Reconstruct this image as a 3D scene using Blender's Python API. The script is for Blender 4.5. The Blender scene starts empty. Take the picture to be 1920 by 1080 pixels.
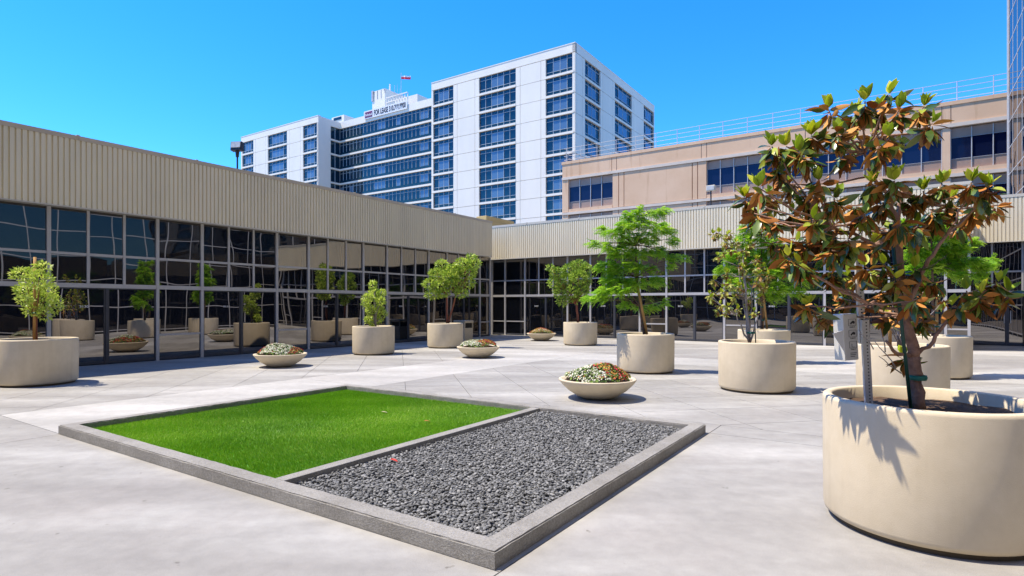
import bpy, math, random
import numpy as np
from mathutils import Vector, Matrix, Euler
random.seed(7)
RNG = np.random.default_rng(11)
SC = bpy.context.scene
COL = SC.collection
R = math.radians

# ------------------------------------------------------------------ camera, sky, sun, exposure
FPX, CX, HOR, EYE = 1087.0, 960.0, 573.0, 1.6
YAW = R(33.88)
CA, SA = math.cos(YAW), math.sin(YAW)
cam_data = bpy.data.cameras.new('camera')
cam = bpy.data.objects.new('camera', cam_data)
COL.objects.link(cam)
cam.location = (0, 0, EYE)
cam.rotation_euler = (R(90), 0, YAW)
cam_data.sensor_width = 36.0
cam_data.lens = 36.0 * FPX / 1920.0
cam_data.shift_y = (HOR - 540.0) / 1920.0
cam_data.clip_start = 0.05
cam_data.clip_end = 3000
SC.camera = cam

SUN_EL = R(63.5)
LX, LY = 0.865, 0.502            # horizontal direction the light travels
world = bpy.data.worlds.new('World')
SC.world = world
world.use_nodes = True
wn, wl = world.node_tree.nodes, world.node_tree.links
bg = wn['Background']
sky = wn.new('ShaderNodeTexSky')
sky.sky_type = 'NISHITA'
sky.sun_disc = False
sky.sun_elevation = SUN_EL
sky.sun_rotation = math.atan2(-LX, -LY)
sky.altitude = 0
sky.air_density = 1.0
sky.dust_density = 0.0
sky.ozone_density = 1.6
hsv = wn.new('ShaderNodeHueSaturation')
hsv.inputs['Saturation'].default_value = 1.12
tintn = wn.new('ShaderNodeMix'); tintn.data_type = 'RGBA'; tintn.blend_type = 'MULTIPLY'
tintn.inputs[0].default_value = 1.0
tintn.inputs[7].default_value = (0.38, 0.62, 0.97, 1)
wl.new(sky.outputs[0], tintn.inputs[6])
wl.new(tintn.outputs[2], hsv.inputs['Color'])
wl.new(hsv.outputs[0], bg.inputs['Color'])
bg.inputs['Strength'].default_value = 0.115

sun_data = bpy.data.lights.new('sun', 'SUN')
sun_data.energy = 2.4
sun_data.angle = R(0.5)
sun_data.color = (1.0, 0.90, 0.74)
sun = bpy.data.objects.new('sun', sun_data)
COL.objects.link(sun)
sun.location = (-40, -10, 80)
sdir = Vector((LX * math.cos(SUN_EL), LY * math.cos(SUN_EL), -math.sin(SUN_EL)))
sun.rotation_euler = sdir.to_track_quat('-Z', 'Y').to_euler()

SC.view_settings.view_transform = 'Standard'
SC.view_settings.look = 'None'
SC.view_settings.gamma = 1.0
SC.view_settings.exposure = 1.63
SC.view_settings.use_curve_mapping = False
SC.cycles.caustics_reflective = True
SC.cycles.blur_glossy = 2.0
SC.cycles.caustics_refractive = False
SC.cycles.max_bounces = 8
SC.cycles.glossy_bounces = 4
SC.cycles.diffuse_bounces = 5
SC.cycles.use_denoising = True
SC.cycles.sample_clamp_indirect = 6.0

# ------------------------------------------------------------------ surveying helpers (photo measurements to metres)
def ground(px, py):
    d = EYE * FPX / (py - HOR)
    return local(px, d)
def local(px, d):
    x = (px - CX) / FPX * d
    return (CA * x - SA * d, SA * x + CA * d)
def y_on_x(px, X):                # where the view line crosses a plane X = const
    r = (px - CX) / FPX
    return X * (SA * r + CA) / (CA * r - SA)
def x_on_y(px, Y):
    r = (px - CX) / FPX
    return Y * (CA * r - SA) / (SA * r + CA)
def z_on_y(px, py, Y):
    r = (px - CX) / FPX
    d = Y / (SA * r + CA)
    return EYE + (HOR - py) * d / FPX

# ------------------------------------------------------------------ mesh helpers
class MB:
    def __init__(self):
        self.v, self.f = [], []
    def box(self, x0, x1, y0, y1, z0, z1):
        n = len(self.v)
        self.v += [(x0, y0, z0), (x1, y0, z0), (x1, y1, z0), (x0, y1, z0),
                   (x0, y0, z1), (x1, y0, z1), (x1, y1, z1), (x0, y1, z1)]
        self.f += [tuple(n + i for i in q) for q in
                   ((3, 2, 1, 0), (4, 5, 6, 7), (0, 1, 5, 4), (1, 2, 6, 5), (2, 3, 7, 6), (3, 0, 4, 7))]
        return self
    def bar(self, a, b, w):
        return self.tube([a, b], [w, w], 4)
    def tube(self, pts, rad, seg=6, cap=True):
        pts = [Vector(p) for p in pts]
        n0 = len(self.v)
        ref = None
        for i, p in enumerate(pts):
            t = (pts[min(i + 1, len(pts) - 1)] - pts[max(i - 1, 0)])
            if t.length < 1e-6: t = Vector((0, 0, 1))
            t.normalize()
            if ref is None:
                ref = t.orthogonal().normalized()
            ref = (ref - t * ref.dot(t))
            if ref.length < 1e-5: ref = t.orthogonal()
            ref.normalize()
            bi = t.cross(ref)
            for k in range(seg):
                a = 2 * math.pi * (k + 0.5) / seg
                self.v.append(tuple(p + (ref * math.cos(a) + bi * math.sin(a)) * rad[i]))
        for i in range(len(pts) - 1):
            for k in range(seg):
                a = n0 + i * seg + k; b = n0 + i * seg + (k + 1) % seg
                self.f.append((a, b, b + seg, a + seg))
        if cap:
            self.f.append(tuple(n0 + k for k in reversed(range(seg))))
            m = n0 + (len(pts) - 1) * seg
            self.f.append(tuple(m + k for k in range(seg)))
        return self
    def lathe(self, prof, seg=48, closed=False):
        n0 = len(self.v)
        for r, z in prof:
            for k in range(seg):
                a = 2 * math.pi * k / seg
                self.v.append((r * math.cos(a), r * math.sin(a), z))
        for i in range(len(prof) - 1):
            for k in range(seg):
                a = n0 + i * seg + k; b = n0 + i * seg + (k + 1) % seg
                self.f.append((a, b, b + seg, a + seg))
        return self
    def prism(self, poly, z0, z1):
        n = len(poly); n0 = len(self.v)
        self.v += [(x, y, z0) for x, y in poly] + [(x, y, z1) for x, y in poly]
        self.f.append(tuple(n0 + i for i in reversed(range(n))))
        self.f.append(tuple(n0 + n + i for i in range(n)))
        for i in range(n):
            j = (i + 1) % n
            self.f.append((n0 + i, n0 + j, n0 + n + j, n0 + n + i))
        return self
    def mesh(self, name, m, smooth=False, bevel=0.0):
        me = bpy.data.meshes.new(name)
        me.from_pydata(self.v, [], self.f)
        me.materials.append(m)
        if smooth:
            me.shade_smooth()
        me.update()
        if bevel:
            import bmesh
            bm = bmesh.new(); bm.from_mesh(me)
            bmesh.ops.bevel(bm, geom=bm.edges[:], offset=bevel, segments=2, affect='EDGES', profile=0.6)
            bm.to_mesh(me); bm.free()
        return me
    def build(self, name, m, parent=None, smooth=False, bevel=0.0):
        return obj(name, self.mesh(name, m, smooth, bevel), parent)

def obj(name, me, parent=None, loc=None, rot=None, scale=None):
    o = bpy.data.objects.new(name, me)
    COL.objects.link(o)
    if parent is not None: o.parent = parent
    if loc is not None: o.location = loc
    if rot is not None: o.rotation_euler = rot
    if scale is not None: o.scale = scale
    return o
def tag(o, label=None, cat=None, group=None, kind=None):
    if label: o['label'] = label
    if cat: o['category'] = cat
    if group: o['group'] = group
    if kind: o['kind'] = kind
    return o
def thing(name, label, cat, loc=(0, 0, 0), rz=0.0, group=None):
    o = obj(name, None, None, loc, (0, 0, rz))
    o.empty_display_size = 0.2
    return tag(o, label, cat, group)
def part_label(o, text):
    o['label'] = text
    return o
def quads_mesh(name, V, F, mats, midx=None, tint=None, smooth=False):
    """V (n,3), F (m,k) numpy; fast mesh with a 'tint' attribute per vertex"""
    V = np.asarray(V, np.float32); F = np.asarray(F, np.int32)
    k = F.shape[1]
    me = bpy.data.meshes.new(name)
    me.vertices.add(len(V)); me.vertices.foreach_set('co', V.ravel())
    me.loops.add(F.size); me.loops.foreach_set('vertex_index', F.ravel())
    me.polygons.add(len(F))
    me.polygons.foreach_set('loop_start', np.arange(0, F.size, k, dtype=np.int32))
    for m in mats: me.materials.append(m)
    if midx is not None: me.polygons.foreach_set('material_index', np.asarray(midx, np.int32))
    if smooth: me.polygons.foreach_set('use_smooth', np.ones(len(F), bool))
    if tint is not None:
        at = me.attributes.new('tint', 'FLOAT', 'POINT')
        at.data.foreach_set('value', np.asarray(tint, np.float32))
    me.update(calc_edges=True)
    me.validate()
    return me

# ------------------------------------------------------------------ materials
MAT = {}
def new_mat(name):
    m = bpy.data.materials.new(name)
    m.use_nodes = True
    MAT[name] = m
    nt = m.node_tree
    return m, nt.nodes, nt.links, nt.nodes['Principled BSDF']
def ramp(nodes, stops):
    r = nodes.new('ShaderNodeValToRGB')
    e = r.color_ramp.elements
    while len(e) < len(stops): e.new(0.5)
    for i, (p, c) in enumerate(stops):
        e[i].position = p
        e[i].color = (c[0], c[1], c[2], 1)
    return r
def noise(nodes, links, scale, detail=4, rough=0.55, vec=None, stretch=None):
    n = nodes.new('ShaderNodeTexNoise')
    n.inputs['Scale'].default_value = scale
    n.inputs['Detail'].default_value = detail
    n.inputs['Roughness'].default_value = rough
    if vec is None:
        vec = nodes.new('ShaderNodeNewGeometry').outputs['Position']
    if stretch:
        mp = nodes.new('ShaderNodeMapping')
        mp.inputs['Scale'].default_value = stretch[:3]
        if len(stretch) > 4: mp.vector_type = stretch[4]
        if len(stretch) > 3: mp.inputs['Rotation'].default_value = (0, 0, stretch[3])
        links.new(vec, mp.inputs['Vector']); vec = mp.outputs[0]
    links.new(vec, n.inputs['Vector'])
    return n
def mixc(nodes, links, fac, a, b, mode='MIX'):
    m = nodes.new('ShaderNodeMix'); m.data_type = 'RGBA'; m.blend_type = mode
    for s, v in ((m.inputs[0], fac), (m.inputs[6], a), (m.inputs[7], b)):
        if isinstance(v, (int, float)): s.default_value = v
        elif isinstance(v, tuple): s.default_value = (*v, 1)
        else: links.new(v, s)
    return m.outputs[2]
def bump(nodes, links, bsdf, height, strength, dist):
    b = nodes.new('ShaderNodeBump')
    b.inputs['Strength'].default_value = strength
    b.inputs['Distance'].default_value = dist
    links.new(height, b.inputs['Height'])
    links.new(b.outputs[0], bsdf.inputs['Normal'])
    return b
def plain(name, col, rough=0.6, var=0.12, scale=3.0, metal=0.0, bumps=0.0, bscale=80, spec=0.5, stretch=None):
    m, n, l, p = new_mat(name)
    ns = noise(n, l, scale, 5, 0.6, stretch=stretch)
    d = tuple(c * (1 - var) for c in col); u = tuple(min(1, c * (1 + var)) for c in col)
    rp = ramp(n, [(0.3, d), (0.7, u)])
    l.new(ns.outputs[0], rp.inputs[0])
    l.new(rp.outputs[0], p.inputs['Base Color'])
    p.inputs['Roughness'].default_value = rough
    p.inputs['Metallic'].default_value = metal
    p.inputs['Specular IOR Level'].default_value = spec
    if bumps:
        nb = noise(n, l, bscale, 3, 0.6)
        bump(n, l, p, nb.outputs[0], bumps, 0.01)
    return m

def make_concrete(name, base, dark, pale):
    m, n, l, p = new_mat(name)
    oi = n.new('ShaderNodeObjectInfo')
    big = noise(n, l, 0.9, 5, 0.55, stretch=(3.6, 1, 1, YAW, 'TEXTURE'))  # uneven concrete tone; pale streaks also paint in sun reflected off the tower
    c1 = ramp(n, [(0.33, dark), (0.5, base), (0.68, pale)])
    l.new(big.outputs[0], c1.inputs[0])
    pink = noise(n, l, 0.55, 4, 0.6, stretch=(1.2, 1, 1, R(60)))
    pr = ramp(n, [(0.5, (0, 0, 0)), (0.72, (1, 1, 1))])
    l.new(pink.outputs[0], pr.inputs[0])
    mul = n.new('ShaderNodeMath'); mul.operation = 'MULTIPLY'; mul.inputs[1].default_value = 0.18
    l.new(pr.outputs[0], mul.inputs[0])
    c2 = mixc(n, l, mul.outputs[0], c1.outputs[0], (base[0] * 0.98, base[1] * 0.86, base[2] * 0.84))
    mid = noise(n, l, 5.5, 6, 0.7)
    r2 = ramp(n, [(0.35, (0.90, 0.90, 0.90)), (0.65, (1.06, 1.06, 1.06))])
    l.new(mid.outputs[0], r2.inputs[0])
    c3 = mixc(n, l, 1.0, c2, r2.outputs[0], 'MULTIPLY')
    fine = noise(n, l, 170, 2, 0.6)
    r3 = ramp(n, [(0.3, (0.78, 0.78, 0.78)), (0.55, (1.0, 1.0, 1.0)), (0.75, (1.16, 1.16, 1.16))])
    l.new(fine.outputs[0], r3.inputs[0])
    c4 = mixc(n, l, 1.0, c3, r3.outputs[0], 'MULTIPLY')
    r4 = ramp(n, [(0.0, (0.95, 0.95, 0.95)), (1.0, (1.04, 1.035, 1.03))])
    l.new(oi.outputs['Random'], r4.inputs[0])
    c5 = mixc(n, l, 1.0, c4, r4.outputs[0], 'MULTIPLY')
    # dark specks and small drip stains
    sp = noise(n, l, 9.0, 2, 0.5)
    r5 = ramp(n, [(0.0, (0.55, 0.53, 0.5)), (0.23, (0.6, 0.58, 0.55)), (0.27, (1, 1, 1))])
    l.new(sp.outputs[0], r5.inputs[0])
    c6 = mixc(n, l, 1.0, c5, r5.outputs[0], 'MULTIPLY')
    l.new(c6, p.inputs['Base Color'])
    p.inputs['Roughness'].default_value = 0.72
    p.inputs['Specular IOR Level'].default_value = 0.35
    bump(n, l, p, fine.outputs[0], 0.25, 0.004)
    return m
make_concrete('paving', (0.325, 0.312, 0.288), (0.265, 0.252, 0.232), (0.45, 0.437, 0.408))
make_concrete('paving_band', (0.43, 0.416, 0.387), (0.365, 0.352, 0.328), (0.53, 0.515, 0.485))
plain('joint', (0.10, 0.092, 0.082), 0.9, 0.25, 4)
plain('far_ground', (0.22, 0.21, 0.19), 0.9, 0.2, 0.2)

def make_kerb():
    m, n, l, p = new_mat('kerb_concrete')
    a = noise(n, l, 2.2, 6, 0.65)
    r1 = ramp(n, [(0.3, (0.26, 0.245, 0.22)), (0.7, (0.38, 0.365, 0.34))])
    l.new(a.outputs[0], r1.inputs[0])
    fine = noise(n, l, 110, 4, 0.7)
    r2 = ramp(n, [(0.3, (0.68, 0.67, 0.65)), (0.65, (1.15, 1.15, 1.15))])
    l.new(fine.outputs[0], r2.inputs[0])
    sp = noise(n, l, 46, 3, 0.7)
    r3 = ramp(n, [(0.36, (0.62, 0.60, 0.57)), (0.56, (1.05, 1.04, 1.02)), (0.7, (1.28, 1.27, 1.25))])
    l.new(sp.outputs[0], r3.inputs[0])
    k = mixc(n, l, 1.0, r1.outputs[0], r2.outputs[0], 'MULTIPLY')
    l.new(mixc(n, l, 0.4, k, mixc(n, l, 1.0, k, r3.outputs[0], 'MULTIPLY')), p.inputs['Base Color'])
    p.inputs['Roughness'].default_value = 0.85
    bump(n, l, p, fine.outputs[0], 0.9, 0.012)
make_kerb()

def make_planter():
    m, n, l, p = new_mat('planter_stone')
    a = noise(n, l, 2.6, 7, 0.68)
    r1 = ramp(n, [(0.3, (0.60, 0.505, 0.355)), (0.7, (0.70, 0.60, 0.44))])
    l.new(a.outputs[0], r1.inputs[0])
    st = noise(n, l, 1.0, 4, 0.6, stretch=(9, 9, 0.5))
    rs = ramp(n, [(0.28, (0.95, 0.945, 0.935)), (0.5, (1, 1, 1))])
    l.new(st.outputs[0], rs.inputs[0])
    l.new(mixc(n, l, 1.0, r1.outputs[0], rs.outputs[0], 'MULTIPLY'), p.inputs['Base Color'])
    p.inputs['Roughness'].default_value = 0.6
    p.inputs['Specular IOR Level'].default_value = 0.25
    f = noise(n, l, 150, 3, 0.6)
    bump(n, l, p, f.outputs[0], 0.35, 0.004)
make_planter()
plain('planter_plinth', (0.10, 0.075, 0.045), 0.8)
plain('soil', (0.085, 0.048, 0.026), 0.95, 0.5, 14, bumps=1.0, bscale=40)
plain('fascia_metal', (0.82, 0.73, 0.535), 0.5, 0.07, 1.2, stretch=(1, 1, 0.25), spec=0.4)
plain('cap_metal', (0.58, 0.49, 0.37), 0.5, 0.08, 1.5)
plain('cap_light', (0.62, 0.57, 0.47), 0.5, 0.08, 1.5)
plain('soffit', (0.42, 0.39, 0.33), 0.8)
plain('aluminium', (0.52, 0.50, 0.485), 0.42, 0.08, 2, metal=0.15)
plain('dark_frame', (0.055, 0.058, 0.07), 0.4, 0.1, 2)
plain('interior', (0.012, 0.012, 0.014), 0.9)
plain('roof_gravel', (0.3, 0.29, 0.27), 0.95, 0.2, 6)
plain('number_white', (0.85, 0.85, 0.83), 0.5, 0.02)
plain('dark_blue_panel', (0.02, 0.024, 0.05), 0.35, 0.1, 2)

def make_glass(name, tint, ior, wav, scale, base=(0.006, 0.007, 0.01), rough=0.0):
    m, n, l, p = new_mat(name)
    n.remove(p)
    out = n['Material Output']
    d = n.new('ShaderNodeBsdfDiffuse'); d.inputs[0].default_value = (*base, 1)
    g = n.new('ShaderNodeBsdfGlossy'); g.inputs['Color'].default_value = (*tint, 1)
    g.inputs['Roughness'].default_value = rough
    fr = n.new('ShaderNodeFresnel'); fr.inputs[0].default_value = ior
    oi = n.new('ShaderNodeObjectInfo')
    geo = n.new('ShaderNodeNewGeometry')
    add = n.new('ShaderNodeVectorMath'); add.operation = 'ADD'
    cmb = n.new('ShaderNodeCombineXYZ')
    mu = n.new('ShaderNodeMath'); mu.operation = 'MULTIPLY'; mu.inputs[1].default_value = 37.0
    l.new(oi.outputs['Random'], mu.inputs[0])
    for i in range(3): l.new(mu.outputs[0], cmb.inputs[i])
    l.new(geo.outputs['Position'], add.inputs[0]); l.new(cmb.outputs[0], add.inputs[1])
    ns = noise(n, l, scale, 1.0, 0.4, vec=add.outputs[0])
    b = n.new('ShaderNodeBump'); b.inputs['Strength'].default_value = 1.0
    b.inputs['Distance'].default_value = wav
    l.new(ns.outputs[0], b.inputs['Height'])
    l.new(b.outputs[0], g.inputs['Normal'])
    mx = n.new('ShaderNodeMixShader')
    l.new(fr.outputs[0], mx.inputs[0]); l.new(d.outputs[0], mx.inputs[1]); l.new(g.outputs[0], mx.inputs[2])
    l.new(mx.outputs[0], out.inputs['Surface'])
    return m
make_glass('mirror_glass', (0.97, 0.90, 0.82), 2.6, 0.009, 0.6)
make_glass('door_glass', (1.0, 0.95, 0.92), 2.7, 0.006, 0.6)
make_glass('curtain_glass', (0.80, 0.76, 0.74), 2.2, 0.010, 0.7, base=(0.006, 0.008, 0.014))
make_glass('hotel_glass', (0.30, 0.46, 0.50), 2.1, 0.05, 0.35, base=(0.006, 0.024, 0.045))
make_glass('hotel_pane_light', (0.6, 0.75, 0.9), 1.9, 0.05, 0.35, base=(0.09, 0.16, 0.24))
make_glass('hotel_spandrel', (0.5, 0.65, 0.7), 1.6, 0.02, 0.3, base=(0.012, 0.045, 0.065))
make_glass('office_glass', (0.42, 0.45, 0.62), 1.6, 0.03, 0.4, base=(0.006, 0.010, 0.035))
plain('hotel_wall', (0.84, 0.77, 0.655), 0.75, 0.05, 0.25, stretch=(1, 1, 0.3))
plain('hotel_joint', (0.30, 0.29, 0.28), 0.9, 0.1, 1)
plain('hotel_mullion', (0.45, 0.52, 0.56), 0.5, 0.05)
def make_terracotta():
    m, n, l, p = new_mat('terracotta_wall')
    a = noise(n, l, 0.35, 5, 0.6)
    r1 = ramp(n, [(0.3, (0.68, 0.44, 0.27)), (0.7, (0.77, 0.525, 0.345))])
    l.new(a.outputs[0], r1.inputs[0])
    st = noise(n, l, 1.0, 4, 0.65, stretch=(2.2, 2.2, 0.16))
    rs = ramp(n, [(0.58, (0, 0, 0)), (0.72, (1, 1, 1))])
    l.new(st.outputs[0], rs.inputs[0])
    f = n.new('ShaderNodeMath'); f.operation = 'MULTIPLY'; f.inputs[1].default_value = 0.45
    l.new(rs.outputs[0], f.inputs[0])
    l.new(mixc(n, l, f.outputs[0], r1.outputs[0], (0.42, 0.21, 0.10)), p.inputs['Base Color'])
    p.inputs['Roughness'].default_value = 0.85
make_terracotta()
plain('terracotta_spandrel', (0.34, 0.235, 0.18), 0.5, 0.1, 1)
plain('pale_band', (0.66, 0.56, 0.46), 0.8, 0.08, 1)
plain('rail_metal', (0.55, 0.52, 0.5), 0.5, 0.05)
plain('bronze_frame', (0.30, 0.29, 0.30), 0.45, 0.1)
plain('wood_stake', (0.55, 0.31, 0.10), 0.8, 0.25, 9, stretch=(6, 6, 0.6))
plain('bark_brown', (0.16, 0.10, 0.07), 0.9, 0.35, 18, bumps=0.6, bscale=50)
plain('bark_red', (0.26, 0.085, 0.045), 0.8, 0.3, 14, bumps=0.5, bscale=50)
plain('bark_grey', (0.33, 0.29, 0.26), 0.85, 0.3, 20, bumps=0.5, bscale=60)
plain('bark_magnolia', (0.30, 0.17, 0.115), 0.85, 0.35, 16, bumps=0.7, bscale=60)
plain('green_tie', (0.01, 0.16, 0.10), 0.5)
plain('green_stake', (0.012, 0.07, 0.05), 0.5)
plain('steel', (0.72, 0.70, 0.65), 0.4, 0.06, 6, metal=0.25)
plain('steel_flap', (0.80, 0.80, 0.79), 0.3, 0.03, 6)
plain('print_black', (0.03, 0.03, 0.03), 0.6)
plain('hole_black', (0.008, 0.008, 0.008), 0.9)
plain('bin_stone', (0.42, 0.36, 0.27), 0.9, 0.3, 30, bumps=0.6, bscale=60)
plain('lamp_black', (0.02, 0.02, 0.024), 0.5)
plain('lamp_lens', (0.55, 0.56, 0.56), 0.3, 0.2, 12)
plain('yellow_unit', (0.62, 0.43, 0.16), 0.7, 0.06, 2)
plain('banner_white', (0.80, 0.78, 0.76), 0.6, 0.03)
plain('banner_plum', (0.16, 0.02, 0.10), 0.6)
plain('flag_red', (0.75, 0.05, 0.08), 0.7)
plain('flag_white', (0.85, 0.83, 0.85), 0.7)
plain('stain_grey', (0.36, 0.37, 0.38), 0.9, 0.3, 1)
plain('turf_base', (0.06, 0.19, 0.008), 0.95, 0.2, 30)
plain('gravel_base', (0.05, 0.05, 0.05), 0.95)

def leaf_mat(name, stops, rough=0.5, trans=0.3, spec=0.4, tcol=None):
    m, n, l, p = new_mat(name)
    at = n.new('ShaderNodeAttribute'); at.attribute_name = 'tint'
    r = ramp(n, stops)
    l.new(at.outputs['Fac'], r.inputs[0])
    l.new(r.outputs[0], p.inputs['Base Color'])
    p.inputs['Roughness'].default_value = rough
    p.inputs['Specular IOR Level'].default_value = spec
    if trans:
        t = n.new('ShaderNodeBsdfTranslucent')
        if tcol:
            l.new(mixc(n, l, 0.6, r.outputs[0], tcol), t.inputs[0])
        else:
            l.new(r.outputs[0], t.inputs[0])
        mx = n.new('ShaderNodeMixShader'); mx.inputs[0].default_value = trans
        l.new(p.outputs[0], mx.inputs[1]); l.new(t.outputs[0], mx.inputs[2])
        l.new(mx.outputs[0], n['Material Output'].inputs['Surface'])
    return m
leaf_mat('leaf_feather', [(0, (0.14, 0.34, 0.012)), (0.55, (0.34, 0.60, 0.03)), (1, (0.60, 0.76, 0.09))], 0.5, 0.5)
leaf_mat('leaf_arbutus', [(0, (0.10, 0.20, 0.02)), (0.5, (0.36, 0.52, 0.06)), (1, (0.66, 0.74, 0.13))], 0.4, 0.35)
leaf_mat('leaf_yellowgreen', [(0, (0.24, 0.36, 0.03)), (0.5, (0.54, 0.68, 0.09)), (1, (0.80, 0.82, 0.26))], 0.4, 0.4)
leaf_mat('magnolia_top', [(0, (0.035, 0.07, 0.012)), (0.45, (0.07, 0.125, 0.02)), (0.75, (0.20, 0.27, 0.035)), (1, (0.44, 0.49, 0.06))], 0.23, 0.1, 0.6)
leaf_mat('magnolia_under', [(0, (0.28, 0.09, 0.018)), (0.5, (0.50, 0.195, 0.042)), (1, (0.68, 0.34, 0.09))], 0.7, 0.12, 0.2)
leaf_mat('magnolia_young', [(0, (0.36, 0.50, 0.03)), (0.6, (0.60, 0.68, 0.05)), (1, (0.80, 0.80, 0.11))], 0.35, 0.5, 0.4)
leaf_mat('sparse_leaf', [(0, (0.24, 0.10, 0.03)), (0.25, (0.46, 0.24, 0.07)), (0.42, (0.36, 0.42, 0.07)), (1, (0.70, 0.70, 0.20))], 0.45, 0.35)
leaf_mat('turf_blade', [(0, (0.08, 0.23, 0.006)), (0.5, (0.20, 0.44, 0.016)), (0.85, (0.36, 0.56, 0.05)), (1, (0.55, 0.66, 0.16))], 0.45, 0.3)
leaf_mat('pebble', [(0, (0.06, 0.06, 0.058)), (0.5, (0.175, 0.174, 0.168)), (0.9, (0.33, 0.325, 0.31)), (1, (0.46, 0.445, 0.41))], 0.65, 0.0, 0.35)
leaf_mat('petal_white', [(0, (0.70, 0.68, 0.50)), (1, (0.86, 0.85, 0.74))], 0.6, 0.2)
leaf_mat('petal_red', [(0, (0.40, 0.01, 0.02)), (0.6, (0.62, 0.035, 0.05)), (1, (0.72, 0.13, 0.10))], 0.6, 0.2)
leaf_mat('petal_orange', [(0, (0.50, 0.10, 0.03)), (0.6, (0.66, 0.28, 0.06)), (1, (0.75, 0.6, 0.08))], 0.6, 0.2)
leaf_mat('flower_leaf', [(0, (0.03, 0.07, 0.012)), (0.6, (0.12, 0.21, 0.03)), (1, (0.26, 0.36, 0.06))], 0.6, 0.2)
M = MAT
CUBE = {}
def cube_mesh(m):
    if m.name not in CUBE:
        CUBE[m.name] = MB().box(-.5, .5, -.5, .5, -.5, .5).mesh('block_' + m.name, m)
    return CUBE[m.name]
def block(name, m, parent, x0, x1, y0, y1, z0, z1, rot=None):
    """one piece: shared block mesh, own place and size"""
    return obj(name, cube_mesh(M[m]), parent, ((x0 + x1) / 2, (y0 + y1) / 2, (z0 + z1) / 2), rot,
               (abs(x1 - x0), abs(y1 - y0), abs(z1 - z0)))
def text_mesh(body, size, m, extrude=0.002, bold=0.0):
    cu = bpy.data.curves.new('text', 'FONT')
    cu.body = body; cu.size = size; cu.extrude = extrude; cu.offset = bold
    cu.align_x = 'CENTER'; cu.align_y = 'CENTER'
    o = bpy.data.objects.new('text', cu)
    COL.objects.link(o)
    dg = bpy.context.evaluated_depsgraph_get()
    dg.update()
    me = bpy.data.meshes.new_from_object(o.evaluated_get(dg))
    bpy.data.objects.remove(o); bpy.data.curves.remove(cu)
    me.materials.clear(); me.materials.append(m)
    return me

# ------------------------------------------------------------------ ground and paving
BX0, BX1, BY0, BY1 = -8.73, -2.04, 2.85, 7.40        # raised bed outline
g = MB(); g.v = [(-900, -900, -0.016), (900, -900, -0.016), (900, 900, -0.016), (-900, 900, -0.016)]; g.f = [(0, 1, 2, 3)]
ground_o = tag(g.build('ground', M['far_ground']), kind='structure')
g = MB(); g.v = [(-18.3, -14, -0.012), (5.2, -14, -0.012), (5.2, 30.4, -0.012), (-18.3, 30.4, -0.012)]; g.f = [(0, 1, 2, 3)]
court = tag(g.build('pavement', M['joint']), kind='structure')
def clip(poly, axis, val, keep_less):
    out = []
    for i in range(len(poly)):
        a, b = poly[i], poly[(i + 1) % len(poly)]
        ia = (a[axis] <= val) == keep_less; ib = (b[axis] <= val) == keep_less
        if ia: out.append(a)
        if ia != ib:
            t = (val - a[axis]) / (b[axis] - a[axis])
            out.append((a[0] + (b[0] - a[0]) * t, a[1] + (b[1] - a[1]) * t))
    return out
def inset(poly, d):
    cx = sum(p[0] for p in poly) / len(poly); cy = sum(p[1] for p in poly) / len(poly)
    n = len(poly); res = []
    for i in range(n):
        p0, p1, p2 = poly[i - 1], poly[i], poly[(i + 1) % n]
        e1 = Vector((p1[0] - p0[0], p1[1] - p0[1])); e2 = Vector((p2[0] - p1[0], p2[1] - p1[1]))
        if e1.length < 1e-4 or e2.length < 1e-4: continue
        n1 = Vector((-e1.y, e1.x)).normalized(); n2 = Vector((-e2.y, e2.x)).normalized()
        k = n1 + n2
        if k.length < 0.2: continue
        k = k / max(0.3, (1 + n1.dot(n2)))
        res.append((p1[0] + k.x * d, p1[1] + k.y * d))
    return res
def area(p):
    return 0.5 * sum(p[i][0] * p[(i + 1) % len(p)][1] - p[(i + 1) % len(p)][0] * p[i][1] for i in range(len(p)))
def slab(poly, mat='paving', gap=0.0048):
    if len(poly) < 3: return
    if area(poly) < 0: poly = poly[::-1]
    if abs(area(poly)) < 0.02: return
    q = inset(poly, gap)
    if len(q) < 3 or area(q) < 0.01: return
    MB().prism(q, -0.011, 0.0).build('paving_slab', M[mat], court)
def rect(x0, x1, y0, y1): return [(x0, y0), (x1, y0), (x1, y1), (x0, y1)]
def diamond_field(x0, x1, y0, y1, s=1.58, big=None):
    # score lines x+y = 3.36 + k s  and  y-x = 10.02 + k s
    for i in range(-30, 30):
        for j in range(-30, 30):
            u0, v0 = 3.36 + i * s, 10.02 + j * s
            pts = [((u - v) / 2, (u + v) / 2) for u, v in ((u0, v0), (u0 + s, v0), (u0 + s, v0 + s), (u0, v0 + s))]
            xs = [p[0] for p in pts]; ys = [p[1] for p in pts]
            if max(xs) < x0 or min(xs) > x1 or max(ys) < y0 or min(ys) > y1: continue
            for ax, val, less in ((0, x0, False), (0, x1, True), (1, y0, False), (1, y1, True)):
                pts = clip(pts, ax, val, less)
                if len(pts) < 3: break
            slab(pts)
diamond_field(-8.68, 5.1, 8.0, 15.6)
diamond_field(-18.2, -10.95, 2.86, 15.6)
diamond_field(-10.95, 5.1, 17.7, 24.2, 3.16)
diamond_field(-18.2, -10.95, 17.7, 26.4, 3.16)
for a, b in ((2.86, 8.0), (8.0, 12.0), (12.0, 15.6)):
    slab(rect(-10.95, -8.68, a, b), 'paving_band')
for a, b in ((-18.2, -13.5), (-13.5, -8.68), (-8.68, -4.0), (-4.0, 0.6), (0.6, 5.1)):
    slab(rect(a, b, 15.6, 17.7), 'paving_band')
    if a > -9: slab(rect(a, b, 24.2, 26.4), 'paving_band')
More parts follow.
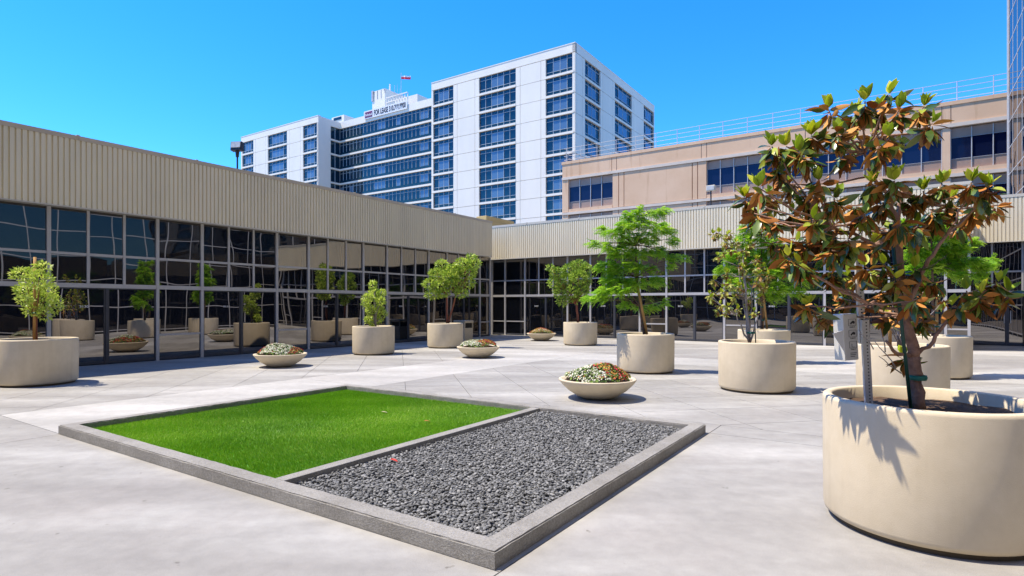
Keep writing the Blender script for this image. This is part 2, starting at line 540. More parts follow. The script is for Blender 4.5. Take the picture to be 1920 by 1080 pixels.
slab(rect(-10.95, -8.68, 24.2, 26.4), 'paving_band')
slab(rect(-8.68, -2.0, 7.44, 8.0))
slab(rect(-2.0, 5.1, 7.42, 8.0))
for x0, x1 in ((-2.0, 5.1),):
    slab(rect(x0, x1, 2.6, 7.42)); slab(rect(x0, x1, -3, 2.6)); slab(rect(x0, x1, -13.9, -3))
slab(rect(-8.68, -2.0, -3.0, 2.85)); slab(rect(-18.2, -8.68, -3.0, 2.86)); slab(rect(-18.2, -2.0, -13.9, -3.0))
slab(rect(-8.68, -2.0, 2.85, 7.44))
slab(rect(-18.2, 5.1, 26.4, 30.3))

# ------------------------------------------------------------------ ribbed fascia with cap
def fascia(parent, u0, u1, plane, axis, z0=4.14, z1=5.86, cap='cap_metal', pitch=0.121, flip=1):
    """axis 'y': runs along Y at X = plane, facing +X ; axis 'x': runs along X at Y = plane, facing -Y"""
    n = int(round((u1 - u0) / pitch)); p = (u1 - u0) / n
    prof = []
    for i in range(n):
        b = u0 + i * p
        prof += [(b, 0.0), (b + 0.06 * p, 0.044), (b + 0.72 * p, 0.046), (b + 0.80 * p, 0.0)]
    prof.append((u1, 0.0))
    V = []; F = []
    for u, w in prof:
        for z in (z0, z1):
            V.append((plane + w, u, z) if axis == 'y' else (u, plane - w, z))
    for i in range(len(prof) - 1):
        a = 2 * i
        F.append((a, a + 2, a + 3, a + 1) if axis == 'y' else (a, a + 2, a + 3, a + 1))
    m = MB(); m.v = V; m.f = F
    m.build('ribbed_fascia', M['fascia_metal'], parent)
    b = MB()
    if axis == 'y': b.box(plane - 0.16, plane - 0.012, u0 + .002, u1 - .002, z0 + 0.01, z1)
    else: b.box(u0 + .002, u1 - .002, plane + 0.012, plane + 0.16, z0 + 0.01, z1)
    b.build('fascia_backing', M['soffit'], parent)
    L = 3.05; k = max(1, int(round((u1 - u0) / L))); L = (u1 - u0) / k
    for i in range(k):
        a0, a1 = u0 + i * L + 0.004, u0 + (i + 1) * L - 0.004
        if axis == 'y': block('cap_flashing', cap, parent, plane - 0.3, plane + 0.055, a0, a1, z1 + .001, z1 + 0.115)
        else: block('cap_flashing', cap, parent, a0, a1, plane - 0.055, plane + 0.3, z1 + .001, z1 + 0.115)
    for i in range(1, k):
        a = u0 + i * L
        if axis == 'y': block('cap_joint', cap, parent, plane - 0.06, plane + 0.062, a - .035, a + .035, z1 + .05, z1 + 0.135)
        else: block('cap_joint', cap, parent, a - .035, a + .035, plane - 0.062, plane + 0.06, z1 + .05, z1 + 0.135)
    # drip edge
    if axis == 'y': block('drip_edge', 'cap_light', parent, plane - 0.02, plane + 0.045, u0, u1, z0 - 0.03, z0 + 0.004)
    else: block('drip_edge', 'cap_light', parent, u0, u1, plane - 0.045, plane + 0.02, z0 - 0.03, z0 + 0.004)

Z_DOOR, Z_MID, Z_TOP = 2.13, 2.96, 4.13
def storefront(parent, bays, plane, axis, zs=(0.02, Z_DOOR, Z_MID, Z_TOP)):
    """bays: list of (u0,u1,kind) kind 'door' = three lights over two door leaves, 'wide' = one light"""
    def piece(name, m, u0, u1, w0, w1, z0, z1, tilt=None, par=None):
        par = par or parent
        if axis == 'y': return block(name, m, par, plane + w0, plane + w1, u0, u1, z0, z1, tilt)
        return block(name, m, par, u0, u1, plane - w1, plane - w0, z0, z1, tilt)
    def tilt(a=0.0035):
        return (random.uniform(-a, a), random.uniform(-a, a) if axis == 'y' else 0.0, random.uniform(-a, a))
    for (u0, u1, kind) in bays:
        n = 3 if kind == 'door' else 1
        us = [u0 + (u1 - u0) * i / n for i in range(n + 1)]
        for i in range(n):
            a, b = us[i] + 0.035, us[i + 1] - 0.035
            piece('pane', 'mirror_glass', a, b, 0.0, 0.012, zs[2] + .035, zs[3], tilt())
            piece('pane', 'mirror_glass', a, b, 0.0, 0.012, zs[1] + .06, zs[2] - .035, tilt())
            piece('rail', 'aluminium', a, b, -0.02, 0.04, zs[2] - .032, zs[2] + .032)
            if i: piece('mullion', 'aluminium', us[i] - .032, us[i] + .032, -0.02, 0.045, zs[1] + .062, zs[3])
        piece('transom', 'aluminium', u0 + .042, u1 - .042, -0.02, 0.055, zs[1] - .055, zs[1] + .06)
        piece('mullion', 'aluminium', u0 - .042, u0 + .042, -0.02, 0.065, 0.0, zs[3])
        if kind == 'door':
            mid = (u0 + u1) / 2
            piece('door_post', 'dark_frame', mid - .028, mid + .028, -0.02, 0.05, 0.02, zs[1] - .056)
            for a, b in ((u0 + .045, mid - .03), (mid + .03, u1 - .045)):
                d = piece('door_pane', 'door_glass', a + .035, b - .035, 0.0, 0.012, 0.10, zs[1] - .09, tilt(.002))
                piece('door_stile', 'dark_frame', a, a + .034, -0.01, 0.03, 0.022, zs[1] - .057)
                piece('door_stile', 'dark_frame', b - .034, b, -0.01, 0.03, 0.022, zs[1] - .057)
                piece('door_rail', 'dark_frame', a + .035, b - .035, -0.01, 0.03, 0.022, 0.098)
                piece('door_rail', 'dark_frame', a + .035, b - .035, -0.01, 0.03, zs[1] - .088, zs[1] - .057)
        else:
            piece('pane', 'mirror_glass', u0 + .045, u1 - .045, 0.0, 0.012, 0.78, zs[1] - .058, tilt())
            piece('pane', 'mirror_glass', u0 + .045, u1 - .045, 0.0, 0.012, 0.10, 0.72, tilt())
            piece('rail', 'aluminium', u0 + .043, u1 - .043, -0.02, 0.04, 0.722, 0.778)
            piece('sill', 'dark_frame', u0 + .043, u1 - .043, -0.01, 0.03, 0.022, 0.098)
    u1 = bays[-1][1]
    piece('mullion', 'aluminium', u1 - .042, u1 + .042, -0.02, 0.065, 0.0, zs[3])

# ------------------------------------------------------------------ left wing
GX = -18.0
wing = thing('low_building', 'low wing with shaded ribbed beige fascia over dark mirror glass, left of the lawn', 'building', (GX, 12, 0))
wing.location = (0, 0, 0)
bays = []
u = 5.66 - 3.885 * 3
while u < 24.6:
    bays.append((u, min(u + 2.59, 24.69), 'door'))
    if u + 3.885 < 24.6: bays.append((u + 2.59, u + 3.885, 'wide'))
    u += 3.885
bays.append((bays[-1][1], 24.69, 'wide'))
storefront(wing, bays, GX, 'y')
LEFT_U0, LEFT_U1 = bays[0][0], 24.42
fascia(wing, LEFT_U0, LEFT_U1, -17.66, 'y', cap='cap_metal')
MB().box(-30, GX - 0.04, LEFT_U0, 24.66, 0.0, 4.12).build('inner_room', M['interior'], wing)
MB().box(-30, -17.84, LEFT_U0, 24.40, 4.14, 5.7).build('roof', M['roof_gravel'], wing)
MB().box(-18.6, -17.68, LEFT_U0, 24.41, 4.121, 4.138).build('soffit', M['soffit'], wing)
MB().box(-30, -17.70, 24.405, 24.44, 4.14, 5.86).build('end_fascia', M['fascia_metal'], wing)
for px, txt in ((147, '3130'), (417, '3131'), (605, '3133'), (763 - 16, '3135')):
    me = text_mesh(txt, 0.085, M['number_white'])
    o = obj('door_number', me, wing, (GX + 0.022, y_on_x(px, GX) + .12, 1.57), (R(90), 0, R(90)))
    o.scale = (1.25, 1, 1)

# ------------------------------------------------------------------ right wing
GY = 26.2
rwing = thing('low_building', 'low wing with sunlit ribbed beige fascia behind the potted trees, right of the corner', 'building')
bays = []
u = -18.02
bays.append((-18.9, -18.02, 'wide'))
while u < 1.6:
    bays.append((u, u + 1.29, 'wide'))
    bays.append((u + 1.29, min(u + 3.87, 2.0), 'door'))
    u += 3.87
bays = [b for b in bays if b[1] - b[0] > 0.5 and b[0] < 2.0]
bays = [(a, min(b, 2.0), k) for a, b, k in bays]
storefront(rwing, bays, GY, 'x')
fascia(rwing, -19.5, 2.05, 25.88, 'x', cap='cap_light')
MB().box(-26, 2.0, GY + 0.04, 40, 0.0, 4.12).build('inner_room', M['interior'], rwing)
MB().box(-26, 2.03, 26.06, 40, 4.14, 5.7).build('roof', M['roof_gravel'], rwing)
MB().box(-26, 2.03, 25.9, 26.6, 4.121, 4.138).build('soffit', M['soffit'], rwing)
MB().box(2.052, 2.09, 25.86, 29.8, 4.14, 5.9).build('end_fascia', M['fascia_metal'], rwing)
for px, txt in ((1006, '3137'), (1131, '3139'), (1276, '3125'), (1447, '3103')):
    me = text_mesh(txt, 0.10, M['number_white'])
    o = obj('door_number', me, rwing, (x_on_y(px, GY), GY - 0.022, 1.57), (R(90), 0, 0))
    o.scale = (1.25, 1, 1)
# passage recess between the two wings: dark door wall
pas = thing('passage_wall', 'dark blue wall in the shaded gap where the two wings meet', 'wall')
MB().box(-24, -18.95, 26.22, 26.4, 0, 4.12).build('wall', M['dark_blue_panel'], pas)
block('door_leaf', 'dark_blue_panel', pas, -19.9, -19.0, 26.17, 26.218, 0.02, 2.1)

# set-back entrance wing
ewing = thing('entrance_wing', 'set-back entrance with dark double doors under a ribbed fascia at the right edge', 'building')
fascia(ewing, 2.1, 4.9, 29.9, 'x', cap='cap_light')
storefront(ewing, [(2.1, 4.9, 'door')], 30.2, 'x')
MB().box(2.1, 4.9, 30.24, 38, 0, 4.12).build('inner_room', M['interior'], ewing)
MB().box(2.1, 4.9, 30.08, 38, 4.14, 5.7).build('roof', M['roof_gravel'], ewing)
block('column', 'dark_blue_panel', ewing, 4.05, 4.35, 29.55, 29.85, 0.0, 4.13)
for s in (3.4, 3.6):
    block('door_pull', 'aluminium', ewing, s - .015, s + .015, 30.08, 30.12, 0.9, 1.4)

# ------------------------------------------------------------------ glass office tower on the right (camera side)
TX, TY1 = 5.0, 42.5
TY1 = y_on_x(1891, TX)
tower = thing('glass_tower', 'tall glass curtain wall tower cut by the right edge of the photo', 'building')
MB().box(TX + 0.06, 24, -24, TY1 - .05, 0, 64).build('tower_core', M['interior'], tower)
gh, gw = 1.46, 1.45
panes = MB(); fr = MB()
ncol = int((TY1 + 24) / gw)
for j in range(43):
    z0 = 0.15 + j * gh
    for i in range(ncol):
        y1 = TY1 - 0.08 - i * gw; y0 = y1 - gw
        if i < 3 and z0 > 4:
            block('pane', 'curtain_glass', tower, TX, TX + .02, y0 + .03, y1 - .03, z0 + .03, z0 + gh - .03,
                  (0, random.uniform(-.003, .003), random.uniform(-.003, .003)))
        else:
            panes.box(TX, TX + .02, y0 + .03, y1 - .03, z0 + .03, z0 + gh - .03)
    fr.box(TX - .012, TX + .03, -23.9, TY1 - .09, z0 - .03, z0 + .028)
for i in range(ncol + 1):
    y = TY1 - 0.08 - i * gw
    fr.box(TX - .010, TX + .03, y - .03, y + .03, 0.0, 62.9)
panes.build('curtain_panes', M['curtain_glass'], tower)
fr.build('mullion_grid', M['aluminium'], tower)
MB().box(TX - .06, TX + .4, TY1 - .06, TY1 + .1, 0, 64).build('corner_post', M['aluminium'], tower)

# ------------------------------------------------------------------ dark office block behind the viewer (seen mirrored in the glass)
south = thing('glass_block', 'dark glass block closing the courtyard behind the viewer, seen only mirrored', 'building')
MB().box(-30, 4.6, -26, -15.1, 0, 12).build('block_core', M['interior'], south)
sp_ = MB(); sf_ = MB()
for i in range(24):
    x0 = -30 + i * 1.44
    for j in range(8):
        sp_.box(x0 + .03, x0 + 1.41, -15.06, -15.04, j * 1.5 + .03, j * 1.5 + 1.47)
    sf_.box(x0 - .03, x0 + .03, -15.09, -15.0, 0, 12)
for j in range(9):
    sf_.box(-30, 4.56, -15.09, -15.01, j * 1.5 - .03 + (.03 if j == 0 else 0), j * 1.5 + .03)
sp_.build('block_panes', M['curtain_glass'], south); sf_.build('block_mullions', M['aluminium'], south)

# ------------------------------------------------------------------ terracotta office building
OY = 56.0
off = thing('office_building', 'salmon stucco office block with rooftop railing behind the ribbed fascia', 'building')
ox = lambda px: x_on_y(px, OY)
XL, XR = ox(1054), ox(1960)
MB().box(XL + .3, XR, OY + 0.55, OY + 22, 0, 16.9).build('core', M['interior'], off)
bays_o = [(ox(1066), ox(1148), 4), (ox(1325), ox(1512), 7), (ox(1521), ox(1766), 7), (ox(1783), ox(1905), 3)]
rows_o = [(12.14, 15.3), (8.0, 11.45)]
def opanel(x0, x1, z0, z1, m='terracotta_wall', w=0.0, d=0.5, name='wall_panel'):
    return block(name, m, off, x0, x1, OY - w, OY + d, z0, z1)
# top band in lengths, grooved
cuts = [XL, ox(1147), ox(1156), ox(1315), ox(1325), ox(1510), ox(1522), ox(1766), ox(1783), XR]
for a, b in zip(cuts[:-1], cuts[1:]):
    opanel(a + .03, b - .03, 15.66, 17.05)
MB().box(XL + .02, XR, OY + .06, OY + .5, 15.5, 17.0).build('band_backing', M['terracotta_spandrel'], off)
opanel(XL - .05, XR, 17.06, 17.36, w=0.06, name='parapet')
opanel(XL, XR, 15.36, 15.64, 'pale_band', 0.08, name='string_course')
opanel(XL, XR, 11.52, 11.78, 'pale_band', 0.08, name='string_course')
piers = [(XL, bays_o[0][0]), (bays_o[0][1], ox(1160)), (ox(1160), ox(1170)), (ox(1170), ox(1298)), (ox(1298), ox(1308)),
         (ox(1308), bays_o[1][0]), (bays_o[1][1], bays_o[2][0]), (bays_o[2][1], bays_o[3][0]), (bays_o[3][1], XR)]
for a, b in piers:
    for z0, z1 in ((11.82, 15.33), (6.0, 11.48)):
        opanel(a + (.04 if a > XL + .1 else 0), b - .04, z0, z1)
MB().box(XL + .05, XR, OY + .12, OY + .5, 6.0, 8.0).build('lower_wall', M['terracotta_wall'], off)
MB().box(XL + .05, bays_o[0][0] - .01, OY + .13, OY + 20, 2, 17.0).build('end_wall', M['terracotta_wall'], off)
for (x0, x1) in ((bays_o[0][1] + .01, bays_o[1][0] - .01),):
    MB().box(x0, x1, OY + .13, OY + .52, 6, 15.35).build('wall_backing', M['terracotta_wall'], off)
for a, b, n in bays_o:
    for z0, z1 in rows_o:
        w = (b - a) / n
        opanel(a, b, z0 - .34, z0 - .02, name='sill_panel')
        for i in range(n):
            x0, x1 = a + i * w + .03, a + (i + 1) * w - .03
            block('spandrel', 'terracotta_spandrel', off, x0, x1, OY + .24, OY + .32, z1 - .72, z1)
            block('spandrel', 'terracotta_spandrel', off, x0, x1, OY + .24, OY + .32, z0, z0 + .75)
            block('window_pane', 'office_glass', off, x0, x1, OY + .28, OY + .32, z0 + .80, z1 - .77, (0, 0, random.uniform(-.004, .004)))
            block('window_rail', 'bronze_frame', off, x0, x1, OY + .2, OY + .31, z0 + .752, z0 + .798)
            block('window_rail', 'bronze_frame', off, x0, x1, OY + .2, OY + .31, z1 - .768, z1 - .722)
        for i in range(n + 1):
            x = a + i * w
            block('mullion', 'aluminium', off, x - .028, x + .028, OY + .16, OY + .33, z0, z1)
# rooftop railing
rl = MB()
rail = obj('railing', None, off)
for k in range(4):
    z = 17.62 + k * 0.42
    t = MB().tube([(XL + .1, OY + .3, z), (XR, OY + .3, z)], [.024, .024], 6).build('rail', M['rail_metal'], rail)
    MB().tube([(XL + .1, OY + .3, z), (XL + .3, OY + 6, z)], [.024, .024], 6).build('rail', M['rail_metal'], rail)
px = 1062
xs = [ox(p) for p in (1060, 1087, 1117, 1153, 1190, 1228, 1268, 1310, 1354, 1400, 1448, 1500, 1553, 1612, 1670, 1731, 1795, 1864)]
for x in xs:
    MB().tube([(x, OY + .3, 17.3), (x, OY + .3, 18.92)], [.03, .03], 6).build('railing_post', M['rail_metal'], rail)
# floodlight on the office wall by the second window bay
fl = thing('floodlight', 'small pale floodlight on a bracket below the salmon block windows', 'lamp', (ox(1334), 30.0, 5.7))
fx, fz = x_on_y(1333, 27.2), z_on_y(1333, 355, 27.2)
fl.location = (fx, 27.2, 5.7)
MB().tube([(0, 0, 0), (0, 0, fz - 5.78)], [.03, .03], 8).build('pole', M['lamp_black'], fl)
h = MB().box(-.2, .2, -.1, .1, -.13, .13).build('lamp_head', M['cap_light'], fl, bevel=.02)
h.location = (0, 0, fz - 5.7 + .05)
h2 = MB().box(-.16, .16, -.118, -.102, -.09, .09).build('lens', M['lamp_lens'], h)

# ------------------------------------------------------------------ white high-rise
HY, HX = 80.15, -42.0
hotel = thing('high_rise', 'white high-rise with blue glass window bands and a roof banner', 'building')
ZR = 42.4
hx = lambda px, Y=HY: x_on_y(px, Y)
X_B0, X_L0, X_L1 = hx(809), hx(452), hx(597)
RY = 86.0
MB().box(X_B0 + .5, HX - .5, HY + .5, 114.5, 0, ZR - .6).build('core', M['hotel_joint'], hotel)
MB().box(X_L0 + .5, X_L1 - .5, HY + .5, 112, 0, ZR - .6).build('core', M['hotel_joint'], hotel)
MB().box(X_L1 - .4, X_B0 + .4, RY + .5, 108, 0, ZR - .6).build('core', M['hotel_joint'], hotel)
def face_piece(face, plane, name, m, u0, u1, w0, w1, z0, z1, par=None, rot=None):
    par = par or hotel
    if face == 'front': return block(name, m, par, u0, u1, plane - w1, plane - w0, z0, z1, rot)
    return block(name, m, par, plane + w0, plane + w1, u0, u1, z0, z1, rot)
FLOORS = 10
WT, PITCH, WH = 41.0, 3.14, 2.74
def hotel_face(face, plane, u0, u1, cols, lights):
    """cols: (a,b,n) window column ranges; the rest is panelled wall"""
    edges = [u0] + [e for c in cols for e in c[:2]] + [u1]
    gaps = [(edges[i], edges[i + 1]) for i in range(0, len(edges), 2)]
    face_piece(face, plane, 'parapet', 'hotel_wall', u0, u1, -0.5, 0.0, WT + .06, ZR)
    face_piece(face, plane, 'coping', 'hotel_wall', u0 - (.05 if face == 'front' else 0), u1, -0.7, 0.05, ZR + .002, ZR + .12)
    for a, b in gaps:
        if b - a < 0.15: continue
        w = b - a
        strips = [(a, b)] if w < 2.2 else [(a, a + .85), (a + .91, b - .91), (b - .85, b)]
        if w >= 2.2 and abs(a - u0) < .01: strips = [(a, b - .91), (b - .85, b)] if w < 4 else strips
        for k in range(FLOORS):
            zt = WT - k * PITCH
            for s0, s1 in strips:
                face_piece(face, plane, 'wall_panel', 'hotel_wall', s0, s1, -0.5, 0.0, zt - PITCH + .03, zt - .03)
    for (a, b, n) in cols:
        for k in range(FLOORS):
            zt = WT - k * PITCH; zb = zt - WH
            face_piece(face, plane, 'floor_band', 'hotel_wall', a, b, -0.5, 0.06, zb - .36, zb - .002)
            win = face_piece(face, plane, 'window', 'hotel_glass', a + .04, b - .04, -0.36, -0.28, zb, zt)
            w = (b - a - .1) / n
            face_piece(face, plane, 'spandrel', 'hotel_spandrel', a + .05, b - .05, -0.272, -0.25, zb + .02, zb + .55)
            for i in range(1, n):
                u = a + .05 + i * w
                face_piece(face, plane, 'mullion', 'hotel_mullion', u - .03, u + .03, -0.279, -0.19, zb, zt)
            face_piece(face, plane, 'transom', 'hotel_mullion', a + .04, b - .04, -0.279, -0.2, zt - .62, zt - .57)
            face_piece(face, plane, 'transom', 'hotel_mullion', a + .04, b - .04, -0.248, -0.2, zb + .56, zb + .61)
            for i in lights(n, k):
                u = a + .05 + i * w
                face_piece(face, plane, 'pane', 'hotel_pane_light', u + .05, u + w - .05, -0.262, -0.22, zb + .63, zt - .64)
def lights_mid(n, k):
    c = (n - 1) / 2
    return [i for i in range(n) if abs(i - c) < 1.01] if n > 3 else [1]
hotel_face('front', HY, X_B0, HX, [(hx(812), hx(850), 4), (hx(898), hx(967), 6), (hx(1023), hx(1076), 4)], lights_mid)
sy = lambda px: y_on_x(px, HX)
hotel_face('side', HX, HY, sy(1227), [(sy(1097), sy(1126), 4), (sy(1153), sy(1185), 4), (sy(1207), sy(1226.3), 4)], lights_mid)
hotel_face('front', HY, X_L0, X_L1, [(hx(454), hx(475), 4), (hx(502), hx(538), 5), (hx(568), hx(595), 4)], lights_mid)
# return of the left block
LR = X_L1
for k in range(FLOORS):
    zt = WT - k * PITCH; zb = zt - WH
    face_piece('side', LR, 'wall_panel', 'hotel_wall', HY, 83.4, -0.5, -.01, zt - PITCH, zt - .0)
    face_piece('side', LR, 'window', 'hotel_glass', 83.42, RY, -0.4, -0.3, zb, zt)
    face_piece('side', LR, 'floor_band', 'hotel_wall', 83.42, RY, -0.5, 0.0, zb - .36, zb - .002)
    face_piece('side', LR, 'mullion', 'hotel_mullion', 84.7, 84.78, -0.298, -0.2, zb, zt)
face_piece('side', LR, 'parapet', 'hotel_wall', HY, RY, -0.5, -.01, WT + .003, ZR)
face_piece('side', HX - 29.0, 'parapet', 'hotel_wall', HY + .6, RY, -0.5, -.01, WT + .06, ZR - .5)
# recessed long slab: continuous glass bands
XA, XB = LR - .4, X_B0 + .3
face_piece('front', RY, 'parapet', 'hotel_wall', XA, XB, -0.5, 0.0, WT + .03, ZR + .1)
npan = 30
pw = (XB - XA) / npan
for k in range(FLOORS):
    zt = WT - k * PITCH; zb = zt - WH
    face_piece('front', RY, 'floor_band', 'hotel_wall', XA, XB, -0.5, 0.1, zb - .37, zb - .002)
    face_piece('front', RY, 'spandrel', 'hotel_spandrel', XA, XB, -0.34, -0.28, zb, zb + .62)
    face_piece('front', RY, 'transom', 'hotel_mullion', XA, XB, -0.27, -0.2, zt - .62, zt - .57)
    face_piece('front', RY, 'glass_band', 'hotel_glass', XA, XB, -0.34, -0.28, zt - .57, zt)
    for i in range(npan):
        lightp = i in (11, 12, 22, 23) or random.random() < .04
        face_piece('front', RY, 'pane', 'hotel_pane_light' if lightp else 'hotel_glass', XA + i * pw + .04, XA + (i + 1) * pw - .04,
                   -0.34, -0.28, zb + .64, zt - .63, rot=(random.uniform(-.006, .006), 0, random.uniform(-.01, .01)))
        face_piece('front', RY, 'mullion', 'hotel_mullion', XA + i * pw - .03, XA + i * pw + .03, -0.36, -0.21, zb + .62, zt)
# penthouse, lattice, masts
PY = 92.0
p0, p1 = x_on_y(698, PY), x_on_y(722, PY)
zt = z_on_y(710, 169, PY)
ph = MB().box(p0, p1, PY, PY + 14, ZR - 1, zt).build('penthouse', M['hotel_wall'], hotel)
ph_side = x_on_y(716, PY)
bl = MB().box(p0 - .15, p0 + .5, PY - .15, PY - .01, zt - 2.2, zt + .2)
for i in range(9):
    x = p0 + (p1 - p0) * random.random()
    bl.box(x, x + random.uniform(.08, .25), PY - .06, PY - .004, zt - random.uniform(.4, 2.0), zt - .05)
bl.build('peeling_streaks', M['stain_grey'], ph)
lat = MB()
q0, q1 = x_on_y(724, 89), x_on_y(764, 89)
zl0, zl1 = ZR, z_on_y(735, 181, 89)
for i in range(9):
    x = q0 + (q1 - q0) * i / 8
    lat.box(x - .08, x + .08, 89, 89.16, zl0, zl1)
for j in range(5):
    z = zl0 + (zl1 - zl0) * j / 4
    lat.box(q0, q1, 88.9, 88.98, z - .08, z + .08)
lat.build('equipment_screen', M['hotel_wall'], hotel)
MB().box(q0 + .2, q1 + .5, 91.5, 97, ZR - 1, zl1 + .3).build('plant_room', M['hotel_wall'], hotel)
for pxm, pt, w in ((731, 158, .35), (740, 160, .08), (745, 158, .06), (750, 165, .06), (766, 184, .08), (727, 172, .15)):
    x = x_on_y(pxm, 95)
    MB().tube([(x, 95, ZR), (x, 95, z_on_y(pxm, pt, 95))], [w * .6, w * .6], 6).build('antenna_mast', M['hotel_wall' if w > .1 else 'rail_metal'], hotel)
fxp = x_on_y(752, 95)
flagp = thing('flagpole', 'thin rooftop flagpole with a red and white flag on the white high-rise', 'flag', (fxp, 95, ZR))
ztop = z_on_y(752, 136, 95)
MB().tube([(0, 0, 0), (0, 0, ztop - ZR)], [.07, .05], 6).build('pole', M['rail_metal'], flagp)
def flagmesh(z0, z1, mname):
    b = MB(); n = 8; Lf = 2.1
    for i in range(n + 1):
        for s in (0, 1):
            for dy in (0.0, 0.03):
                b.v.append((CA * Lf * i / n, SA * Lf * i / n + .18 * math.sin(i * 1.1) + dy, (z0, z1)[s] - .10 * i / n * (1 - s) + .05 * math.sin(i)))
    for i in range(n):
        a = i * 4
        b.f += [(a, a + 4, a + 6, a + 2), (a + 1, a + 3, a + 7, a + 5), (a, a + 1, a + 5, a + 4), (a + 2, a + 6, a + 7, a + 3)]
    return b.build('flag_stripe', M[mname], flagp)
zf = z_on_y(752, 142, 95) - ZR
flagmesh(zf - .28, zf, 'flag_white'); flagmesh(zf - .75, zf - .281, 'flag_red')
# banner
bx0, bx1 = x_on_y(683, 85.9), x_on_y(764, 85.9)
ban = thing('banner', 'white FOR LEASE banner with phone number along the high-rise roof edge', 'banner', ((bx0 + bx1) / 2, 85.85, 42.45))
bw = bx1 - bx0
MB().box(-bw / 2, bw / 2, -.06, 0, -.85, .85).build('banner_sheet', M['banner_white'], ban)
MB().box(-bw / 2 + .35, -bw / 2 + 2.6, -.10, -.062, -.6, .6).build('logo_patch', M['banner_plum'], ban)
lg = MB()
for i, (dx, hh_) in enumerate(((.12, .55), (.42, .35), (.72, .5), (1.0, .3), (1.3, .42), (1.6, .3), (1.86, .5))):
    lg.box(-bw / 2 + .45 + dx, -bw / 2 + .62 + dx, -.13, -.102, -.3, -.3 + hh_)
lg.build('logo_mark', M['banner_white'], ban)
me = text_mesh('FOR LEASE 310.768.8800', 1.0, M['print_black'], .01, .028)
o = obj('lettering', me, ban, (1.35, -.075, -.02), (R(90), 0, 0))
tw = max(v.co.x for v in me.vertices) - min(v.co.x for v in me.vertices)
o.scale = ((bw - 3.5) / tw, 1.5, 1)
# small roof house
MB().box(x_on_y(622, 95), x_on_y(645, 95), 95, 99, ZR - 1, z_on_y(630, 219, 95)).build('roof_house', M['hotel_wall'], hotel)
block('roof_window', 'hotel_glass', hotel, x_on_y(626, 95), x_on_y(640, 95), 94.9, 94.99, z_on_y(630, 226, 95), z_on_y(630, 221, 95))

# ------------------------------------------------------------------ rooftop pieces near the corner
yu = thing('rooftop_unit', 'mustard yellow box on the roof behind the corner of the two wings', 'roof unit', (-23.2, 33.0, 5.7))
x0, x1 = x_on_y(893, 31.5) , x_on_y(912, 31.5)
yu.location = ((x0 + x1) / 2, 32.5, 5.7)
zt = z_on_y(912, 404, 31.5)
hw = (x1 - x0) / 2
MB().box(-hw, hw, -1, 2.4, 0, zt - 5.7).build('housing', M['yellow_unit'], yu, bevel=.03)
MB().box(hw + .002, hw + .06, -.7, 2.1, .1, zt - 5.7 - .35).build('panel', M['yellow_unit'], yu, bevel=.01)
Yl = y_on_x(445, -18.8)
zl = EYE + (HOR - 277) * (-18.8 / (CA * (445 - CX) / FPX - SA)) / FPX
fl2 = thing('floodlight', 'black floodlight on a thin pole above the left ribbed fascia', 'lamp', (-18.8, Yl, 5.7), R(25))
MB().tube([(0, 0, 0), (0, 0, zl - 5.7 - .15)], [.028, .028], 8).build('pole', M['lamp_black'], fl2)
hd = MB().box(-.2, .2, -.09, .09, -.15, .16).build('lamp_head', M['lamp_black'], fl2, bevel=.02)
hd.location = (0, 0, zl - 5.7 + .03); hd.rotation_euler = (R(-8), 0, 0)
MB().box(-.17, .17, -.108, -.092, -.06, .13).build('lens', M['lamp_lens'], hd)
MB().tube([(0, 0, zl - 5.7 - .32), (0, 0, zl - 5.7 - .12)], [.05, .07], 8).build('knuckle', M['lamp_black'], fl2)

# ------------------------------------------------------------------ raised bed: kerb, turf, pebbles
kerb = thing('raised_bed', 'low grey concrete kerb framing the lawn and pebble bed', 'kerb', ((BX0 + BX1) / 2, (BY0 + BY1) / 2, 0))
kerb.location = (0, 0, 0)
KH, KT = 0.112, 0.17
def ring_mesh():
    import bmesh
    bm = bmesh.new()
    o = [(BX0, BY0), (BX1, BY0), (BX1, BY1), (BX0, BY1)]
    i_ = [(BX0 + KT, BY0 + KT), (BX1 - KT, BY0 + KT), (BX1 - KT, BY1 - KT), (BX0 + KT, BY1 - KT)]
    vs = {}
    for nm, pts in (('o', o), ('i', i_)):
        for z, t in ((0.0, 'b'), (KH, 't')):
            vs[nm + t] = [bm.verts.new((x, y, z)) for x, y in pts]
    for k in range(4):
        j = (k + 1) % 4
        bm.faces.new((vs['ob'][k], vs['ob'][j], vs['ot'][j], vs['ot'][k]))
        bm.faces.new((vs['ib'][j], vs['ib'][k], vs['it'][k], vs['it'][j]))
        bm.faces.new((vs['ot'][k], vs['ot'][j], vs['it'][j], vs['it'][k]))
        bm.faces.new((vs['ob'][j], vs['ob'][k], vs['ib'][k], vs['ib'][j]))
    bm.normal_update()
    long_e = [e for e in bm.edges]
    bmesh.ops.subdivide_edges(bm, edges=[e for e in bm.edges if e.calc_length() > 2], cuts=70, use_grid_fill=False)
    ed = [e for e in bm.edges if len(e.link_faces) == 2 and e.calc_face_angle(0) > .8 and min(v.co.z for v in e.verts) > .05]
    bmesh.ops.bevel(bm, geom=ed, offset=0.010, segments=2, affect='EDGES')
    for v in bm.verts:
        if v.co.z > .02:
            v.co += Vector((random.uniform(-1, 1), random.uniform(-1, 1), random.uniform(-1, .6))) * .0022
    me = bpy.data.meshes.new('kerb'); bm.to_mesh(me); bm.free()
    me.materials.append(M['kerb_concrete'])
    return me
obj('kerb', ring_mesh(), kerb)
DX0, DX1 = -4.50, -4.37
MB().box(DX0, DX1, BY0 + KT + .001, BY1 - KT - .001, 0.0, KH - .004).build('divider', M['kerb_concrete'], kerb, bevel=.008)

